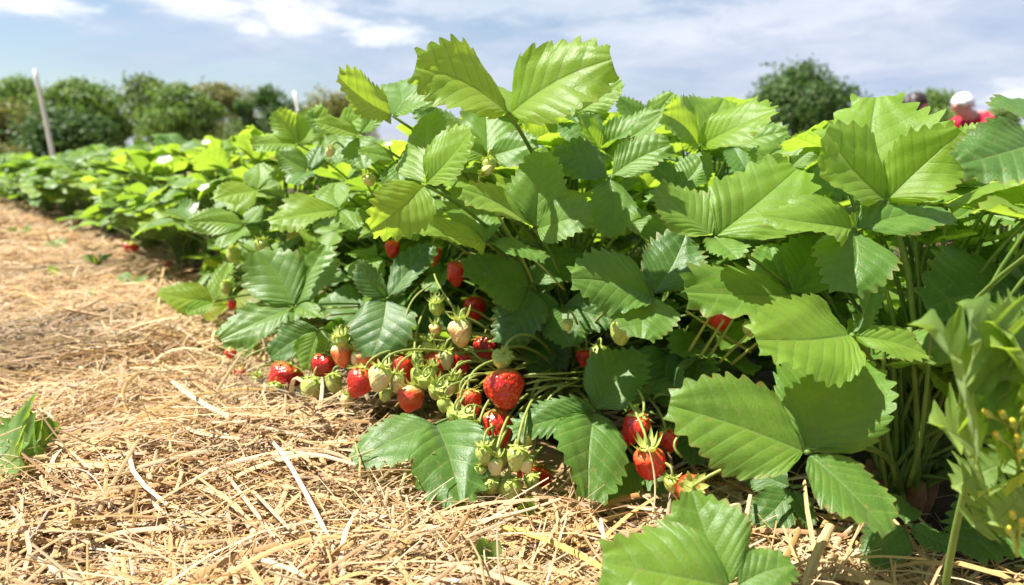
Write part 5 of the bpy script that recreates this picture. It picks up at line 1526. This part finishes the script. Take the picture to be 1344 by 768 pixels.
def picker(px, py, Y, rz, label, shirt, hair, hairlong, lean=0.0):
    """squats facing local +X, reaching down to the plants; (px, py) is the middle of the head"""
    hp = P(px, py, Y)
    k = hp.z / 0.80
    vs, ed, rd = [], [], []
    def j(p, r, par=None):
        vs.append(V(p)); rd.append(r)
        if par is not None: ed.append((par, len(vs) - 1))
        return len(vs) - 1
    pel = j((-.20, 0, .30), (.15, .13))
    wai = j((-.12, 0, .44), (.14, .12), pel); che = j((.00, 0, .60), (.15, .12), wai); nb = j((.07, 0, .70), .085, che)
    ne = j((.15, 0, .735), .055, nb)
    h0 = j((.205, 0, .745), .070, ne); h1 = j((.235, 0, .80), .088, h0); h2 = j((.225, 0, .865), .070, h1)
    nose = j((.325, 0, .785), .014, h1)
    for s in (1, -1):
        sh = j((.01, s * .17, .66), .058, che); el = j((.20, s * .23, .48), .042, sh); wr_ = j((.41, s * .15, .38), .028, el)
        pa = j((.47, s * .14, .345), .030, wr_)
        for q, (dy, ln) in enumerate(((-.028, .060), (-.010, .070), (.010, .066), (.027, .052))):
            f1 = j((.47 + ln * .6, s * (.14 + dy), .325), .0095, pa); j((.47 + ln, s * (.14 + dy), .290), .008, f1)
        t1 = j((.455, s * .095, .335), .011, wr_); j((.49, s * .082, .312), .009, t1)
        hi = j((-.16, s * .11, .27), .095, pel); kn = j((.17, s * .20, .40), .060, hi); an = j((-.05, s * .17, .09), .040, kn)
        j((.06, s * .18, .035), .036, an); 
    e = empty('person', (0, 0, 0), rz)
    Rz = Matrix.Rotation(rz, 3, 'Z')
    off = Rz @ V((.23 * k, 0, 0))
    e.location = (hp.x - off.x, hp.y - off.y, 0); e.scale = (k, k, k)
    tag(e, label, 'person')
    put('body', skin_mesh('body', vs, ed, rd, M['skin']), e)
    # shirt: torso and sleeves a little outside the body
    sv, se, sr = [], [], []
    def g_(p, r, par=None):
        sv.append(V(p)); sr.append(r)
        if par is not None: se.append((par, len(sv) - 1))
        return len(sv) - 1
    a = g_((-.19, 0, .33), (.175, .155)); b = g_((-.12, 0, .44), (.17, .145), a); c = g_((.00, 0, .60), (.18, .145), b); d = g_((.065, 0, .69), .105, c)
    for s in (1, -1):
        q = g_((.01, s * .17, .66), .078, c); q2 = g_((.11, s * .205, .565), .066, q); q3 = g_((.20, s * .23, .48), .056, q2)
        if hairlong: g_((.39, s * .16, .39), .042, q3)
    put('shirt', skin_mesh('shirt', sv, se, sr, shirt), e)
    sv, se, sr = [], [], []
    a = g_((-.20, 0, .29), (.17, .145))
    for s in (1, -1):
        q = g_((-.16, s * .11, .27), .108, a); q2 = g_((.17, s * .20, .40), .075, q); g_((-.04, s * .17, .12), .056, q2)
    put('trousers', skin_mesh('trousers', sv, se, sr, M['denim']), e)
    for s in (1, -1):
        mb = MB(); mb.add(*ellipsoid((.03, s * .18, .045), (.135, .052, .05))); put('shoe', mb.mesh('shoe', [M['shoe']]), e)
        mb = MB(); mb.add(*ellipsoid((.313, s * .035, .815), (.010, .014, .009), 10, 6)); put('eye', mb.mesh('eye', [M['eye']]), e)
        mb = MB(); mb.add(*ellipsoid((.220, s * .094, .795), (.020, .010, .030), 10, 6)); put('ear', mb.mesh('ear', [M['skin']]), e)
    mb = MB(); mb.add(*ellipsoid((.317, 0, .748), (.008, .026, .006), 10, 6)); put('mouth', mb.mesh('mouth', [M['red_cloth']]), e)
    mb = MB()
    v, f = ellipsoid((.207, 0, .825), (.108, .103, .105), 26, 16, 0, pi * .62)
    v = [p + V((-.03 if p.z < .80 else 0, 0, 0)) + (p - V((.207, 0, .825))) * 0.10 * noise.noise(p * 30) for p in v]
    mb.add(v, f)
    if hairlong:
        v, f = ellipsoid((.14, 0, .77), (.075, .098, .14), 22, 14); mb.add(v, f)
        for s in (1, -1):
            v, f = ellipsoid((.20, s * .092, .76), (.06, .025, .10), 14, 10); mb.add(v, f)
    put('hair', mb.mesh('hair', [hair]), e)
picker(1261, 139, 7.6, radians(200), 'person in a dark red shirt with white hair bending down to pick', M['red_cloth'], M['white_hair'], False)
picker(1205, 138, 8.2, radians(-35), 'person with long dark hair in a dark jacket crouching left of the picker in red', M['navy_cloth'], M['dark_hair'], True)
# ------------------------------------------------------------------ sky, sun, render settings
SUN_EL, SUN_AZ = 62.0, -88.0     # azimuth of the sun measured from +Y (away from the camera) towards +X
w = bpy.data.worlds.new('World'); scene.world = w; w.use_nodes = True
nt = w.node_tree; nt.nodes.clear(); lk = nt.links
sky = N(nt, 'ShaderNodeTexSky', sky_type='NISHITA')
sky.sun_disc = False
sky.sun_elevation = radians(SUN_EL); sky.sun_rotation = radians(SUN_AZ)
sky.air_density = 1.0; sky.dust_density = 1.0; sky.ozone_density = 1.0
tc = N(nt, 'ShaderNodeTexCoord')
mp = N(nt, 'ShaderNodeMapping'); mp.inputs['Scale'].default_value = (1, 1, 3.6); lk.new(tc.outputs['Generated'], mp.inputs[0])
warp = N(nt, 'ShaderNodeTexNoise'); setin(warp, Scale=3.0, Detail=4.0); lk.new(mp.outputs[0], warp.inputs['Vector'])
wv = N(nt, 'ShaderNodeVectorMath', operation='MULTIPLY_ADD'); lk.new(warp.outputs['Color'], wv.inputs[0]); wv.inputs[1].default_value = (.25, .25, .25); lk.new(mp.outputs[0], wv.inputs[2])
n1 = noise_tex(nt, wv.outputs[0], 3.1, 7.0, 0.55)
n2 = noise_tex(nt, wv.outputs[0], 8.0, 6.0, 0.6)
# more open blue towards the upper left of the view, veil thicker to the right and low down
sx = N(nt, 'ShaderNodeSeparateXYZ'); lk.new(tc.outputs['Generated'], sx.inputs[0])
bias = math_node(nt, 'ADD', math_node(nt, 'MULTIPLY', sx.outputs[0], 0.30), math_node(nt, 'MULTIPLY', math_node(nt, 'SUBTRACT', 0.12, sx.outputs[2]), 0.5))
cov = N(nt, 'ShaderNodeMapRange', interpolation_type='SMOOTHSTEP'); setin(cov, From_Min=0.28, From_Max=0.60)
lk.new(math_node(nt, 'ADD', n1, bias), cov.inputs[0])
SKYK = 0.058
cloud = ramp(nt, math_node(nt, 'ADD', math_node(nt, 'MULTIPLY', n2, 0.7), math_node(nt, 'MULTIPLY', n1, 0.3)), [(0.34, (3.5, 4.2, 5.7)), (0.52, (4.6, 5.1, 6.3)), (0.70, (6.0, 6.35, 7.1))])
veil = mixc(nt, math_node(nt, 'MULTIPLY', cov.outputs[0], 0.92), sky.outputs[0], cloud)
acc = None
for (px, py, rx, ry) in ((385, 18, 52, 24), (335, 36, 18, 10), (503, 45, 48, 15), (262, 6, 60, 16), (20, 2, 60, 14), (1060, 12, 120, 22), (1335, 130, 30, 20), (690, 5, 200, 20), (870, 40, 120, 18)):
    d = ray(px, py).normalized()
    sub = N(nt, 'ShaderNodeVectorMath', operation='SUBTRACT'); lk.new(tc.outputs['Generated'], sub.inputs[0]); sub.inputs[1].default_value = d
    sc = N(nt, 'ShaderNodeVectorMath', operation='MULTIPLY'); lk.new(sub.outputs[0], sc.inputs[0]); sc.inputs[1].default_value = (FPX / rx, FPX / rx * .7, FPX / ry)
    ln = N(nt, 'ShaderNodeVectorMath', operation='LENGTH'); lk.new(sc.outputs[0], ln.inputs[0])
    r_ = N(nt, 'ShaderNodeMapRange', interpolation_type='SMOOTHSTEP'); setin(r_, From_Min=0.35, From_Max=1.35, To_Min=1.0, To_Max=0.0)
    nz = noise_tex(nt, wv.outputs[0], 22.0, 5.0, 0.6)
    lk.new(math_node(nt, 'ADD', ln.outputs['Value'], math_node(nt, 'MULTIPLY', math_node(nt, 'SUBTRACT', nz, 0.5), 2.2)), r_.inputs[0])
    q = r_.outputs[0]
    if rx > 100: q = math_node(nt, 'MULTIPLY', q, 0.4)
    acc = q if acc is None else math_node(nt, 'MAXIMUM', acc, q)
final = mixc(nt, math_node(nt, 'MULTIPLY', acc, 0.9), veil, (7.6, 7.8, 8.2))
bg = N(nt, 'ShaderNodeBackground'); lk.new(final, bg.inputs[0]); bg.inputs[1].default_value = SKYK
wo = N(nt, 'ShaderNodeOutputWorld'); lk.new(bg.outputs[0], wo.inputs[0])

sl = bpy.data.lights.new('sun', 'SUN'); sl.energy = 4.8; sl.angle = radians(0.53); sl.color = (1.0, 0.955, 0.88)
so = bpy.data.objects.new('sun', sl); link(so)
sd = V((sin(radians(SUN_AZ)) * cos(radians(SUN_EL)), cos(radians(SUN_AZ)) * cos(radians(SUN_EL)), sin(radians(SUN_EL))))
so.rotation_euler = sd.to_track_quat('Z', 'Y').to_euler()
so.location = (0, 0, 30)

scene.render.engine = 'CYCLES'
cy = scene.cycles
cy.max_bounces = 8; cy.diffuse_bounces = 4; cy.transmission_bounces = 5; cy.glossy_bounces = 3
cy.sample_clamp_indirect = 6.0
cy.use_denoising = True
try: cy.denoiser = 'OPENIMAGEDENOISE'
except Exception: pass
cy.use_adaptive_sampling = True; cy.adaptive_threshold = 0.02
vs_ = scene.view_settings
vs_.view_transform = 'Standard'; vs_.look = 'None'; vs_.exposure = 1.32; vs_.gamma = 1.0
vs_.use_curve_mapping = False
